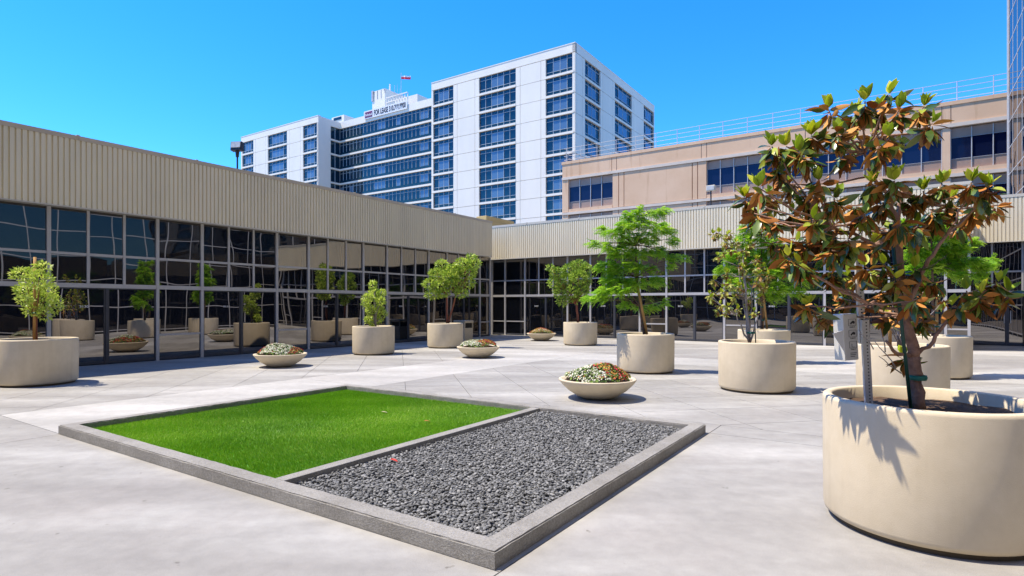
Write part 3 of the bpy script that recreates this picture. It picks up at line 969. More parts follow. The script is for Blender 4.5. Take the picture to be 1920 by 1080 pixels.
tx0, tx1, ty0, ty1 = BX0 + KT, DX0, BY0 + KT, BY1 - KT
TZ = 0.028
turf = tag(obj('artificial_turf', None), 'rectangle of bright green artificial grass inside the kerb', 'grass')
bs = MB(); bs.v = [(tx0, ty0, TZ), (tx1, ty0, TZ), (tx1, ty1, TZ), (tx0, ty1, TZ)]; bs.f = [(0, 1, 2, 3)]
bs.build('turf_backing', M['turf_base'], turf)
N = 210000
bxy = np.stack([RNG.uniform(tx0 + .004, tx1 - .004, N), RNG.uniform(ty0 + .004, ty1 - .004, N)], 1)
ang = RNG.uniform(0, 2 * np.pi, N)
# pile leans in brushed swathes
lean = 0.010 * np.stack([np.sin(bxy[:, 1] * 2.1 + bxy[:, 0] * .7), np.cos(bxy[:, 0] * 1.3 - bxy[:, 1] * .9)], 1) + RNG.normal(0, .008, (N, 2))
hh = RNG.uniform(.022, .036, N); ww = RNG.uniform(.0022, .004, N)
sidev = np.stack([np.cos(ang), np.sin(ang)], 1) * ww[:, None]
Vt = np.zeros((N, 3, 3), np.float32)
Vt[:, 0, :2] = bxy - sidev; Vt[:, 0, 2] = TZ
Vt[:, 1, :2] = bxy + sidev; Vt[:, 1, 2] = TZ
Vt[:, 2, :2] = bxy + lean; Vt[:, 2, 2] = TZ + hh
Ft = np.arange(N * 3).reshape(N, 3)
tint = np.repeat(np.clip(RNG.normal(.5, .2, N) + .10 * np.sin(bxy[:, 0] * 1.9 + bxy[:, 1] * 1.1) + .10 * np.sin(bxy[:, 0] * 4.3 - bxy[:, 1] * 2.7 + 1) * np.sin(bxy[:, 1] * 3.1), 0, 1), 3)
tag(obj('turf_blades', quads_mesh('turf_blades', Vt.reshape(-1, 3), Ft, [M['turf_blade']], tint=tint), turf), kind='stuff')

# pebbles
gx0, gx1, gy0, gy1 = DX1, BX1 - KT, BY0 + KT, BY1 - KT
gravel = thing('pebble_bed', 'bed of loose dark grey pebbles inside the kerb', 'gravel')
bs = MB(); bs.v = [(gx0, gy0, .03), (gx1, gy0, .03), (gx1, gy1, .03), (gx0, gy1, .03)]; bs.f = [(0, 1, 2, 3)]
bs.build('bed_base', M['gravel_base'], gravel)
import bmesh
bm = bmesh.new(); bmesh.ops.create_icosphere(bm, subdivisions=2, radius=1.0)
bm.verts.ensure_lookup_table()
IV = np.array([v.co[:] for v in bm.verts], np.float32); IF = np.array([[v.index for v in f.verts] for f in bm.faces], np.int32); bm.free()
sp = .0235
pts = []
for layer in range(2):
    nx, ny = int((gx1 - gx0) / sp), int((gy1 - gy0) / sp)
    X, Y = np.meshgrid((np.arange(nx) + .5) / nx, (np.arange(ny) + .5) / ny)
    P = np.stack([gx0 + X.ravel() * (gx1 - gx0), gy0 + Y.ravel() * (gy1 - gy0)], 1)
    P += RNG.uniform(-.55, .55, P.shape) * sp
    keep = RNG.random(len(P)) < (0.82 if layer == 0 else 0.42)
    P = P[keep]
    z = np.full(len(P), .046 + .014 * layer) + RNG.normal(0, .0035, len(P)) + .006 * np.sin(P[:, 0] * 5) * np.cos(P[:, 1] * 4)
    pts.append(np.concatenate([P, z[:, None]], 1))
P = np.concatenate(pts)
P[:, 0] = np.clip(P[:, 0], gx0 + .014, gx1 - .014); P[:, 1] = np.clip(P[:, 1], gy0 + .014, gy1 - .014)
n = len(P)
sc = np.stack([RNG.uniform(.013, .023, n), RNG.uniform(.0095, .016, n), RNG.uniform(.005, .009, n)], 1)
base = IV[None] * sc[:, None]
base *= (1 + .10 * np.sin(IV[None, :, :1] * 3 + RNG.uniform(0, 6, (n, 1, 1))))
az = RNG.uniform(0, 2 * np.pi, n); tl = RNG.normal(0, .38, n); t2 = RNG.normal(0, .38, n)
def rot(v, a, i, j):
    c, s = np.cos(a)[:, None], np.sin(a)[:, None]
    o = v.copy(); o[:, :, i] = v[:, :, i] * c - v[:, :, j] * s; o[:, :, j] = v[:, :, i] * s + v[:, :, j] * c
    return o
base = rot(rot(rot(base, tl, 0, 2), t2, 1, 2), az, 0, 1) + P[:, None]
nv = len(IV)
# near pebbles round, far ones coarser
Fp = (IF[None] + (np.arange(n) * nv)[:, None, None]).reshape(-1, 3)
tint = np.repeat(np.clip(RNG.beta(2.2, 3.0, n), 0, 1), nv)
tag(obj('pebbles', quads_mesh('pebbles', base.reshape(-1, 3), Fp, [M['pebble']], tint=tint, smooth=True), gravel), kind='stuff')
print('pebbles', n, len(Fp))

# ------------------------------------------------------------------ planters and bowls
PR, PH = 0.68, 0.925
def planter_mesh():
    p = [(PR - .06, .038), (PR - .030, .040), (PR - .010, .055), (PR, .085), (PR + .004, .5), (PR + .006, PH - .03), (PR + .002, PH - .008), (PR - .010, PH),
         (PR - .05, PH), (PR - .062, PH - .01), (PR - .068, PH - .10), (PR - .075, PH - .12)]
    m = MB().lathe(p, 96)
    return m.mesh('planter_pot', M['planter_stone'], smooth=True)
POT = planter_mesh()
PLINTH = MB().lathe([(0.0, 0.040), (PR - .055, .040), (PR - .055, 0.0)], 64).mesh('plinth', M['planter_plinth'], smooth=False)
def soil_mesh(r, z, amp, name='soil', seg=40):
    m = MB(); rings = 7
    m.v.append((0, 0, z + amp))
    for i in range(1, rings + 1):
        for k in range(seg):
            a = 2 * math.pi * k / seg; rr = r * i / rings
            m.v.append((rr * math.cos(a), rr * math.sin(a), z + amp * (1 - (i / rings) ** 2) + random.uniform(-.012, .012)))
    for k in range(seg):
        m.f.append((0, 1 + k, 1 + (k + 1) % seg))
    for i in range(rings - 1):
        for k in range(seg):
            a = 1 + i * seg + k; b = 1 + i * seg + (k + 1) % seg
            m.f.append((a, a + seg, b + seg, b))
    return m.mesh(name, M['soil'], smooth=True)
SOIL = soil_mesh(PR - .06, PH - .10, .015)
def planter(px, d, label, seed):
    x, y = local(px, d)
    t = thing('planter', label, 'planter', (x, y, 0), seed * 1.7, 'round beige planters')
    obj('pot', POT, t); obj('plinth', PLINTH, t); obj('soil', SOIL, t)
    return (x, y)
BOWL = MB().lathe([(0.0, 0.0), (.20, 0.0), (.27, .012), (.36, .05), (.50, .14), (.60, .235), (.655, .30), (.668, .325), (.662, .338), (.64, .342), (.615, .335), (.58, .305), (.54, .285)], 80).mesh('bowl_pot', M['planter_stone'], smooth=True)
BSOIL = soil_mesh(.60, .295, .10)
def petal_cluster(n, centre_fn, size, mats, pick):
    V = []; F = []; T = []; MI = []
    for i in range(n):
        c, nrm = centre_fn()
        mi = pick(c)
        a = Vector(nrm).orthogonal().normalized(); b = Vector(nrm).cross(a)
        s = size * random.uniform(.7, 1.3); tv = random.random(); ph = random.uniform(0, 6)
        for k in range(5):
            an = ph + k * 2 * math.pi / 5
            d = a * math.cos(an) + b * math.sin(an); e = a * math.cos(an + 1.57) + b * math.sin(an + 1.57)
            up = Vector(nrm) * s * .35
            c0 = Vector(c)
            n0 = len(V)
            V += [tuple(c0), tuple(c0 + d * s * .6 + e * s * .42 + up * .5), tuple(c0 + d * s + up), tuple(c0 + d * s * .6 - e * s * .42 + up * .5)]
            F.append((n0, n0 + 1, n0 + 2, n0 + 3)); MI.append(mi); T += [tv] * 4
    return V, F, MI, T
def bowl(px, py, label, seed, pick, rz=0.0):
    random.seed(seed)
    x, y = ground(px, py)
    t = thing('flower_bowl', label, 'flower bowl', (x, y, 0), YAW, 'shallow beige flower bowls')
    obj('bowl', BOWL, t); obj('soil', BSOIL, t)
    def spot(top):
        r = .56 * math.sqrt(random.random()); a = random.uniform(0, 2 * math.pi)
        lump = .025 * math.sin(7 * r * math.cos(a) + seed) + .025 * math.cos(8 * r * math.sin(a) + seed * 2)
        z = .36 + .19 * (1 - (r / .58) ** 2.4) + lump
        z += (random.uniform(-.045, .014) if not top else random.uniform(0.0, .026))
        nx = Vector((r * math.cos(a) * 1.1, r * math.sin(a) * 1.1, .5)) + Vector((random.uniform(-.4, .4), random.uniform(-.4, .4), random.uniform(-.1, .4)))
        return (r * math.cos(a), r * math.sin(a), z), nx.normalized()
    V, F, MI, T = petal_cluster(1100, lambda: spot(0), .026, None, lambda c: 0)
    me = quads_mesh('foliage', V, F, [M['flower_leaf']], MI, T)
    tag(obj('foliage', me, t), kind='stuff')
    V, F, MI, T = petal_cluster(1250, lambda: spot(1), .0145, None, pick)
    me = quads_mesh('blossoms', V, F, [M['petal_white'], M['petal_red'], M['petal_orange']], MI, T)
    tag(obj('blossoms', me, t), kind='stuff')
def pk_center(c):
    if abs(c[0] + .02) < .36 and c[1] < .25 and random.random() < .95: return 0
    return 1 if random.random() < .8 else 2
def pk_right(c):
    n = .12 * math.sin(9 * c[1])
    if c[0] < .02 + n: return 0 if random.random() < .93 else 2
    if c[1] > .2: return 2 if random.random() < .7 else 0
    return 1 if math.sin(c[0] * 17 + c[1] * 13) > -.1 else 2
def pk_warm(c):
    v = math.sin(c[0] * 9 + 1) + math.cos(c[1] * 7)
    return 1 if v > .3 else (2 if random.random() < .75 else 0)
bowl(526, 687, 'flower bowl of white blossoms edged in red, nearest the left glass wall', 3, pk_center)
bowl(897, 670, 'flower bowl half white half coral, beyond the back corner of the lawn', 5, pk_right)
bowl(1015, 638.5, 'far flower bowl of pink and orange blossoms beside the building corner', 8, pk_warm)
bowl(1120, 746, 'largest flower bowl, white left and red right, behind the pebble bed', 13, pk_right)
PL = dict(p1=(70, 11.9), p2=(700.5, 19.2), p3=(835, 22.2), p4=(1088, 23.6), p5=(1210, 14.1), p6=(1418, 11.05),
          p7=(1432, 16.3), p8=(1690, 10.1), p9=(1752, 13.1), p10=(1741, 4.25))
PLAB = dict(p1='beige round planter cut by the left edge, holding a staked yellow-green shrub',
            p2='beige round planter with a slim pale green shrub before the left glass',
            p3='beige round planter with a twin red trunk tree near the corner',
            p4='beige round planter with a dark bushy single red trunk tree, far centre',
            p5='beige round planter under the tall feathery green tree in the middle',
            p6='beige round planter holding a sparse grey-stemmed magnolia',
            p7='beige round planter hidden behind the sparse magnolia planter',
            p8='beige round planter directly behind the nearest planter',
            p9='beige round planter at far right before the entrance doors',
            p10='huge nearest beige planter at the lower right with a leafy shadow on it')
for i, (k, v) in enumerate(PL.items()):
    planter(v[0], v[1], PLAB[k], i)

# ------------------------------------------------------------------ trees
def tree_root(key, name, label, group=None):
    px, d = PL[key]
    x, y = local(px, d)
    t = thing(name, label, 'tree', (x, y, PH - .10), YAW, group)
    def at(qx, qy, dd=0.0):
        """photo position at this tree's distance (+dd) -> local point of the tree"""
        D = d + dd
        return Vector(((qx - CX) / FPX * D - (px - CX) / FPX * d, dd, EYE + (HOR - qy) * D / FPX - (PH - .10)))
    return t, at
def bez(a, b, bend, n=6):
    a, b = Vector(a), Vector(b)
    c = (a + b) / 2 + Vector(bend)
    return [a * (1 - s) ** 2 + c * 2 * s * (1 - s) + b * s * s for s in [i / n for i in range(n + 1)]]
def branch(t, a, b, r0, r1, mat, bend=(0, 0, 0), name='branch', n=6, seg=7, wob=0.0):
    p = bez(a, b, bend, n)
    for i in range(1, n): p[i] += Vector((random.uniform(-wob, wob), random.uniform(-wob, wob), random.uniform(-wob, wob)))
    rad = [r0 + (r1 - r0) * i / n for i in range(n + 1)]
    MB().tube(p, rad, seg).build(name, M[mat], t, smooth=True)
    return p
def orient(n, dirs, up_jit, rng):
    d = dirs / np.linalg.norm(dirs, axis=1, keepdims=True)
    up = np.tile(np.array([0, 0, 1.0]), (n, 1)) + rng.normal(0, up_jit, (n, 3))
    s = np.cross(up, d); s /= np.linalg.norm(s, axis=1, keepdims=True) + 1e-9
    u = np.cross(d, s)
    return d, s, u
def blob_points(blobs, total, rng, shell=0.6):
    vol = np.array([b[1][0] * b[1][1] * b[1][2] for b in blobs]) ** 0.72
    cnt = np.maximum(8, (vol / vol.sum() * total).astype(int))
    P = []; C = []
    for (c, r), m in zip(blobs, cnt):
        q = rng.normal(0, 1, (m, 3)); q /= np.linalg.norm(q, axis=1, keepdims=True)
        rad = rng.random(m) ** (1 / (3 + 3 * shell))
        q = q * rad[:, None]
        P.append(np.array(c)[None] + q * np.array(r)[None]); C.append(q)
    return np.concatenate(P), np.concatenate(C)
def simple_leaves(t, P, Dirs, L, W, mat, rng, up_jit=.7, tint_bias=None, name='crown'):
    n = len(P)
    d, s, u = orient(n, Dirs, up_jit, rng)
    ln = (L * rng.uniform(.65, 1.25, n))[:, None]; wd = (W * rng.uniform(.7, 1.2, n))[:, None]
    a = P; tip = P + d * ln - u * ln * .12
    m1 = P + d * ln * .45 + s * wd + u * wd * .35; m2 = P + d * ln * .45 - s * wd + u * wd * .35
    mid = P + d * ln * .5
    V = np.stack([a, m1, mid, m2, tip], 1)
    F = np.array([[0, 1, 4, 2], [0, 2, 4, 3]])
    # quads: base, side, tip, midrib
    Fq = (F[None] + (np.arange(n) * 5)[:, None, None]).reshape(-1, 4)
    tn = np.clip(rng.normal(.5, .22, n) + (0 if tint_bias is None else tint_bias), 0, 1)
    me = quads_mesh(name, V.reshape(-1, 3), Fq, [M[mat]], tint=np.repeat(tn, 5))
    return tag(obj(name, me, t), kind='stuff')
def fronds(t, P, Dirs, L, mat, rng, pairs=8, name='crown'):
    n = len(P)
    d, s, u = orient(n, Dirs, .35, rng)
    ln = L * rng.uniform(.6, 1.2, n)
    quads = []
    for k in range(pairs):
        f = (k + .6) / pairs
        base = P + d * (ln * f)[:, None] - np.array([0, 0, 1.0]) * (ln * .38 * f * f)[:, None]
        pl = (ln * .34 * math.sin(math.pi * (0.18 + .75 * f)))[:, None]
        for sg in (-1, 1):
            dirn = s * sg * .86 + d * .42 - u * .14 + rng.normal(0, .12, (n, 3))
            w = d * (ln * .072)[:, None]
            quads.append(np.stack([base, base + dirn * pl * .5 + w, base + dirn * pl, base + dirn * pl * .5 - w], 1))
    V = np.stack(quads, 1).reshape(-1, 3)
    m = len(V) // 4
    F = np.arange(m * 4).reshape(m, 4)
    tn = np.repeat(np.clip(rng.normal(.5, .22, n), 0, 1), pairs * 8)
    tn = np.clip(tn + np.repeat(rng.normal(0, .1, m), 4), 0, 1)
    me = quads_mesh(name, V, F, [M[mat]], tint=tn)
    return tag(obj(name, me, t), kind='stuff')

def blobs_from(at, d, lst, depth=0.75):
    s = d / FPX; out = []
    for b in lst:
        qx, qy, rx, ry = b[:4]
        dd = b[4] if len(b) > 4 else random.uniform(-.25, .25)
        out.append((tuple(at(qx, qy, dd)), (rx * s, max(rx, ry) * s * depth, ry * s * (1.3 if depth > .8 else 1))))
    return out
def stake(t, a, b, mat='wood_stake', r=.026):
    return branch(t, a, b, r, r, mat, n=1, seg=8, name='stake')
def tie(t, p, r=.05):
    m = MB().lathe([(r, -.018), (r + .006, 0), (r, .018), (r - .008, 0), (r, -.018)], 14)
    o = m.build('tie', M['green_tie'], t, smooth=True); o.location = p
    return o

# 1 staked shrub at the left edge
random.seed(21); rng = np.random.default_rng(21)
t, at = tree_root('p1', 'shrub_tree', 'small yellow-green leafy shrub tied to a wooden stake at the left edge')
stake(t, at(64, 640, -.03), at(65.5, 482, -.03))
branch(t, at(69, 640), at(67, 560), .022, .014, 'bark_red', name='trunk', wob=.01)
tie(t, at(66, 587, -.01), .055)
bl = blobs_from(at, 11.9, [(80, 500, 14, 9), (45, 515, 22, 12), (72, 525, 24, 16), (55, 545, 24, 14), (90, 548, 16, 16), (75, 565, 28, 18), (102, 570, 12, 16), (45, 563, 14, 8), (85, 590, 14, 10), (60, 582, 16, 8)])
for c, r in bl: branch(t, at(67, 600), c, .010, .004, 'bark_red', n=4, seg=5, name='branch', wob=.02)
P, C = blob_points(bl, 2300, rng)
simple_leaves(t, P, C + np.array([0, 0, .45]) + rng.normal(0, .45, C.shape), .075, .016, 'leaf_yellowgreen', rng)
# 2 slim shrub
random.seed(22); rng = np.random.default_rng(22)
t, at = tree_root('p2', 'shrub_tree', 'slim pale green shrub with a thin bare stem before the left glass')
branch(t, at(704.5, 612), at(702, 545), .03, .018, 'bark_grey', name='trunk', wob=.01)
bl = blobs_from(at, 19.2, [(699, 535, 6, 8), (702, 550, 10, 7), (690, 558, 10, 6), (714, 551, 8, 8), (687, 570, 7, 8), (713, 565, 8, 7), (695, 582, 8, 8), (713, 583, 7, 8), (721, 589, 4, 6), (692, 600, 7, 6), (709, 600, 8, 7), (700, 606, 8, 5)])
for c, r in bl: branch(t, at(703.5, 605), c, .012, .005, 'bark_grey', n=4, seg=5, wob=.03)
P, C = blob_points(bl, 1700, rng)
simple_leaves(t, P, C + np.array([0, 0, .4]) + rng.normal(0, .5, C.shape), .10, .024, 'leaf_yellowgreen', rng)
# 3 twin trunk arbutus
random.seed(23); rng = np.random.default_rng(23)
t, at = tree_root('p3', 'arbutus_tree', 'twin-trunk tree with red bark and a broad dense green crown near the corner')
branch(t, at(838, 606), at(838, 548), .045, .035, 'bark_red', name='trunk', wob=.01)
branch(t, at(841, 606), at(856, 548), .035, .028, 'bark_red', name='trunk', wob=.01)
bl = blobs_from(at, 22.2, [(884, 484, 9, 7), (890, 496, 10, 10), (868, 494, 16, 8), (828, 496, 11, 7), (820, 513, 16, 9), (848, 509, 16, 12), (878, 512, 16, 11), (806, 533, 12, 9), (826, 535, 14, 9), (852, 532, 16, 12), (880, 530, 10, 9), (812, 553, 15, 7), (832, 549, 10, 7), (866, 550, 12, 7), (845, 520, 14, 12)])
for c, r in bl: branch(t, at(838 if c[0] < .2 else 855, 552), c, .022, .008, 'bark_red', n=4, seg=6, wob=.04)
P, C = blob_points(bl, 3400, rng, .8)
simple_leaves(t, P, C + np.array([0, 0, .35]) + rng.normal(0, .45, C.shape), .12, .030, 'leaf_arbutus', rng, tint_bias=.12)
# 4 dark bushy arbutus
random.seed(24); rng = np.random.default_rng(24)
t, at = tree_root('p4', 'arbutus_tree', 'dark bushy round-crowned tree on one short red trunk, far centre')
branch(t, at(1084, 606), at(1080, 560), .055, .04, 'bark_red', name='trunk', wob=.01)
bl = blobs_from(at, 23.6, [(1033, 502, 7, 6), (1045, 512, 14, 9), (1068, 505, 14, 9), (1085, 496, 14, 7), (1100, 505, 10, 9), (1040, 530, 12, 9), (1060, 526, 16, 11), (1085, 520, 16, 12), (1103, 524, 8, 10), (1050, 548, 12, 10), (1072, 548, 14, 10), (1092, 545, 12, 9), (1055, 565, 10, 8), (1080, 562, 10, 6)])
for c, r in bl: branch(t, at(1081, 570), c, .025, .008, 'bark_red', n=4, seg=6, wob=.04)
P, C = blob_points(bl, 3200, rng, .8)
simple_leaves(t, P, C + np.array([0, 0, .3]) + rng.normal(0, .45, C.shape), .12, .030, 'leaf_arbutus', rng, tint_bias=-.08)
# 5 tall feathery tree
def feather_tree(key, seed, label, lst, trunk, stakes, nfr, L):
    random.seed(seed); rng = np.random.default_rng(seed)
    t, at = tree_root(key, 'feathery_tree', label, 'feathery green trees')
    d = PL[key][1]
    pts = [at(*q) for q in trunk]
    for i in range(len(pts) - 1):
        branch(t, pts[i], pts[i + 1], .036 - .008 * i, .030 - .008 * i, 'bark_brown', name='trunk', wob=.006)
    for a, b in stakes:
        stake(t, at(*a), at(*b), r=.03)
        for f in (.25, .62):
            tie(t, at(a[0] + (b[0] - a[0]) * f, a[1] + (b[1] - a[1]) * f), .05)
    bl = blobs_from(at, d, lst, .9)
    P0 = []
    for c, r in bl:
        base = min(pts[1:], key=lambda q: (q - Vector(c)).length + (2 if q.z > c[2] + .3 else 0))
        branch(t, base, c, .014, .005, 'bark_brown', (0, 0, .12), n=5, seg=5, wob=.03)
    P, C = blob_points(bl, nfr, rng, .3)
    ax = np.array(pts[-1]) * np.array([1, 1, 0])
    out = (P - ax[None]) * np.array([1, 1, 0.0])
    out /= np.linalg.norm(out, axis=1, keepdims=True) + 1e-6
    D = out + C * np.array([.7, .7, .35]) + rng.normal(0, .5, P.shape) + np.array([0, 0, .12])
    fronds(t, P - D * L * .25, D, L, 'leaf_feather', rng)
    return t
feather_tree('p5', 25, 'tall feathery bright green tree on a leaning stake in the middle',
    [(1197, 398, 10, 8), (1180, 408, 14, 9), (1228, 400, 18, 7), (1248, 394, 9, 5), (1170, 425, 22, 9), (1205, 420, 18, 10), (1128, 430, 10, 6), (1145, 436, 14, 6),
     (1238, 428, 18, 8), (1258, 432, 9, 5), (1180, 448, 24, 10), (1213, 446, 22, 9), (1113, 456, 12, 5), (1135, 462, 14, 7), (1262, 452, 12, 6), (1160, 472, 24, 9),
     (1196, 474, 26, 9), (1235, 472, 18, 7), (1262, 483, 14, 5), (1284, 484, 7, 5), (1256, 497, 9, 6), (1138, 500, 22, 9), (1178, 500, 26, 9), (1215, 503, 16, 7),
     (1150, 525, 24, 9), (1190, 530, 26, 9), (1232, 527, 16, 8), (1135, 545, 18, 8), (1165, 543, 18, 7), (1105, 560, 18, 5), (1128, 558, 14, 6), (1175, 572, 14, 5), (1200, 578, 10, 5), (1225, 574, 14, 5), (1247, 567, 9, 5)],
    [(1208, 627, 0), (1200, 575, 0), (1194, 520, 0), (1192, 460, 0), (1200, 410, 0)], [((1213, 627, -.04), (1196, 538, -.04))], 2800, .205)
feather_tree('p7', 27, 'feathery bright green tree half hidden behind the sparse magnolia',
    [(1405, 425, 16, 12), (1430, 432, 20, 10), (1395, 450, 18, 10), (1440, 455, 24, 10), (1375, 480, 22, 10), (1415, 480, 26, 11), (1455, 482, 22, 10), (1355, 505, 14, 7),
     (1390, 508, 24, 10), (1435, 510, 26, 11), (1475, 508, 22, 9), (1500, 522, 18, 8), (1410, 535, 20, 9), (1450, 538, 26, 9), (1490, 545, 18, 8), (1450, 556, 18, 6), (1375, 530, 16, 7)],
    [(1428, 617, 0), (1428, 560, 0), (1428, 500, 0), (1428, 440, 0)], [((1438, 617, -.05), (1430, 540, -.05)), ((1430, 617, .05), (1429, 550, .05))], 2500, .225)
feather_tree('p9', 29, 'feathery bright green tree behind the big magnolia at the right',
    [(1740, 425, 26, 10), (1775, 440, 24, 10), (1715, 445, 20, 10), (1800, 465, 20, 9), (1760, 470, 28, 12), (1720, 475, 22, 10), (1825, 452, 10, 6), (1785, 495, 26, 11),
     (1745, 500, 24, 10), (1820, 492, 20, 9), (1845, 500, 14, 8), (1860, 488, 8, 5), (1715, 505, 16, 9), (1800, 515, 18, 7), (1838, 518, 12, 6), (1700, 425, 20, 12), (1770, 410, 20, 9)],
    [(1749, 630, 0), (1749, 570, 0), (1748, 500, 0), (1745, 430, 0)], [((1757, 630, .03), (1756, 560, .03))], 2500, .21)

# magnolia leaves ------------------------------------------------------
def leaf_shape(L, W, curl, fold, rng, top='magnolia_top', under='magnolia_under'):
    ts = np.array([0, .10, .30, .55, .80, 1.0]); wp = np.array([.05, .42, .95, 1.0, .62, .03])
    V = []
    for sheet in (0, 1):
        for t_, w in zip(ts, wp):
            x = t_ * L; z = -curl * L * t_ * t_
            for sd in (-1, 0, 1):
                V.append((x, sd * w * W, z + abs(sd) * w * W * fold - sheet * .0016))
    F = []; MI = []
    n = len(ts)
    for sheet in (0, 1):
        for i in range(n - 1):
            for j in (0, 1):
                a = sheet * n * 3 + i * 3 + j
                q = (a, a + 3, a + 4, a + 1) if sheet == 0 else (a, a + 1, a + 4, a + 3)
                F.append(q); MI.append(sheet)
    return np.array(V), np.array(F), np.array(MI)
def leaf_meshes(count, L, W, rng, mats, curl=(.05, .3), fold=(.1, .35)):
    out = []
    for i in range(count):
        V, F, MI = leaf_shape(L * rng.uniform(.8, 1.15), W * rng.uniform(.85, 1.1), rng.uniform(*curl), rng.uniform(*fold), rng)
        out.append((V, F, MI))
    return out
def place_matrix(pos, direction, roll, up=None):
    d = Vector(direction).normalized()
    upv = Vector((0, 0, 1)) if abs(d.z) < .95 else Vector((1, 0, 0))
    s = upv.cross(d).normalized(); u = d.cross(s)
    m = Matrix((d, s, u)).transposed().to_4x4()
    return Matrix.Translation(pos) @ m @ Matrix.Rotation(roll, 4, 'X')
def magnolia_crown(t, tips, rng, L, W, n_old, n_young, mats_old, mats_young, n_objects):
    olds = leaf_meshes(14, L, W, rng, mats_old)
    youngs = leaf_meshes(7, L * .86, W * 1.0, rng, mats_young, (-.08, .08), (.2, .4))
    me_old = []; me_y = []
    if n_objects:
        for V, F, MI in olds: me_old.append(quads_mesh('leaf_old', V, F, [M[m] for m in mats_old], MI, np.full(len(V), rng.random()), True))
        for V, F, MI in youngs: me_y.append(quads_mesh('leaf_young', V, F, [M[m] for m in mats_young], MI, np.full(len(V), rng.random()), True))
    todo = []
    for tip in tips:
        c = Vector(tip[0]); ax = Vector(tip[1]).normalized(); yg = tip[2]; mul = tip[3]
        for i in range(int(round(n_old * mul * rng.uniform(.8, 1.2)))):
            a = rng.uniform(0, 2 * math.pi)
            el = R(rng.choice([rng.uniform(-82, -32), rng.uniform(-35, 18)], p=[.62, .38]))
            d = Vector((math.cos(a) * math.cos(el), math.sin(a) * math.cos(el), math.sin(el)))
            pos = c - ax * rng.uniform(0.0, .55) * L + d * .015
            todo.append((pos, d, rng.normal(0, .7) + (math.pi if rng.random() < .42 else 0), 0))
        for i in range(int(n_young * yg)):
            a = rng.uniform(0, 2 * math.pi); el = R(rng.uniform(35, 80))
            d = Vector((math.cos(a) * math.cos(el), math.sin(a) * math.cos(el), math.sin(el))) + ax * .3
            todo.append((c + Vector((0, 0, .01)), d, rng.normal(0, .5), 1))
    # nearest the camera first (local y is depth)
    todo.sort(key=lambda q: q[0].y)
    JV, JF, JM, JT = [], [], [], []
    crown = obj('crown', None, t)
    off_ = 0
    for k, (pos, d, roll, yng) in enumerate(todo):
        mt = place_matrix(pos, d, roll)
        if k < n_objects:
            o = obj('leaf', (me_y if yng else me_old)[int(rng.integers(7 if yng else 14))], crown)
            o.matrix_local = mt @ Matrix.Scale(rng.uniform(.72, 1.12), 4)
        else:
            V, F, MI = (youngs if yng else olds)[int(rng.integers(7 if yng else 14))]
            sc_ = rng.uniform(.72, 1.12)
            A = np.array(mt)[:3, :3] * sc_
            JV.append(V @ A.T + np.array(mt.translation)); JF.append(F + off_); JM.append(MI + 2 * yng)
            JT.append(np.full(len(V), rng.random())); off_ += len(V)
    if JV:
        me = quads_mesh('foliage', np.concatenate(JV), np.concatenate(JF), [M[m] for m in (*mats_old, *mats_young)], np.concatenate(JM), np.concatenate(JT), True)
        tag(obj('foliage', me, crown), kind='stuff')
    print('leaves', len(todo))

# 10 the big magnolia ---------------------------------------------------
random.seed(31); rng = np.random.default_rng(31)
t, at = tree_root('p10', 'magnolia_tree', 'big magnolia with rust-brown leaf undersides in the nearest planter')
sk = {'T0': (1722, 766, 0), 'T1': (1712, 668, 0), 'T2': (1698, 590, 0.02), 'T3': (1689, 512, .03), 'T4': (1683, 440, .03), 'T5': (1668, 372, .02), 'T6': (1634, 330, 0),
      'L1': (1640, 460, -.12), 'L2': (1560, 425, -.25), 'R1': (1735, 500, -.1), 'R2': (1775, 440, -.15), 'R3': (1762, 620, -.12), 'R4': (1815, 565, -.2),
      'U1': (1690, 360, .1), 'U2': (1620, 285, .05), 'U3': (1655, 255, .1), 'LL': (1630, 570, -.2), 'RR': (1730, 380, .15), 'LB': (1662, 640, -.15)}
N = {k: at(*v) for k, v in sk.items()}
def mb(a, b, r0, r1, name='branch', bend=(0, 0, .02)):
    branch(t, N[a], N[b], r0, r1, 'bark_magnolia', bend, name, n=6, seg=8, wob=.012)
mb('T0', 'T1', .050, .042, 'trunk', (0, 0, 0)); mb('T1', 'T2', .042, .034, 'trunk', (0, 0, 0)); mb('T2', 'T3', .033, .027, 'trunk', (0, 0, 0)); mb('T3', 'T4', .026, .021)
mb('T4', 'T5', .020, .015); mb('T5', 'T6', .015, .012); mb('T6', 'U2', .012, .009); mb('T6', 'U3', .011, .008)
mb('T4', 'L1', .016, .014); mb('L1', 'L2', .013, .010); mb('T2', 'R1', .019, .015); mb('R1', 'R2', .014, .011); mb('T1', 'R3', .016, .012, bend=(.03, 0, -.03)); mb('R3', 'R4', .012, .009)
mb('T4', 'U1', .014, .011); mb('U1', 'RR', .011, .008); mb('T2', 'LL', .014, .010); mb('T1', 'LB', .014, .010, bend=(-.05, 0, -.05))
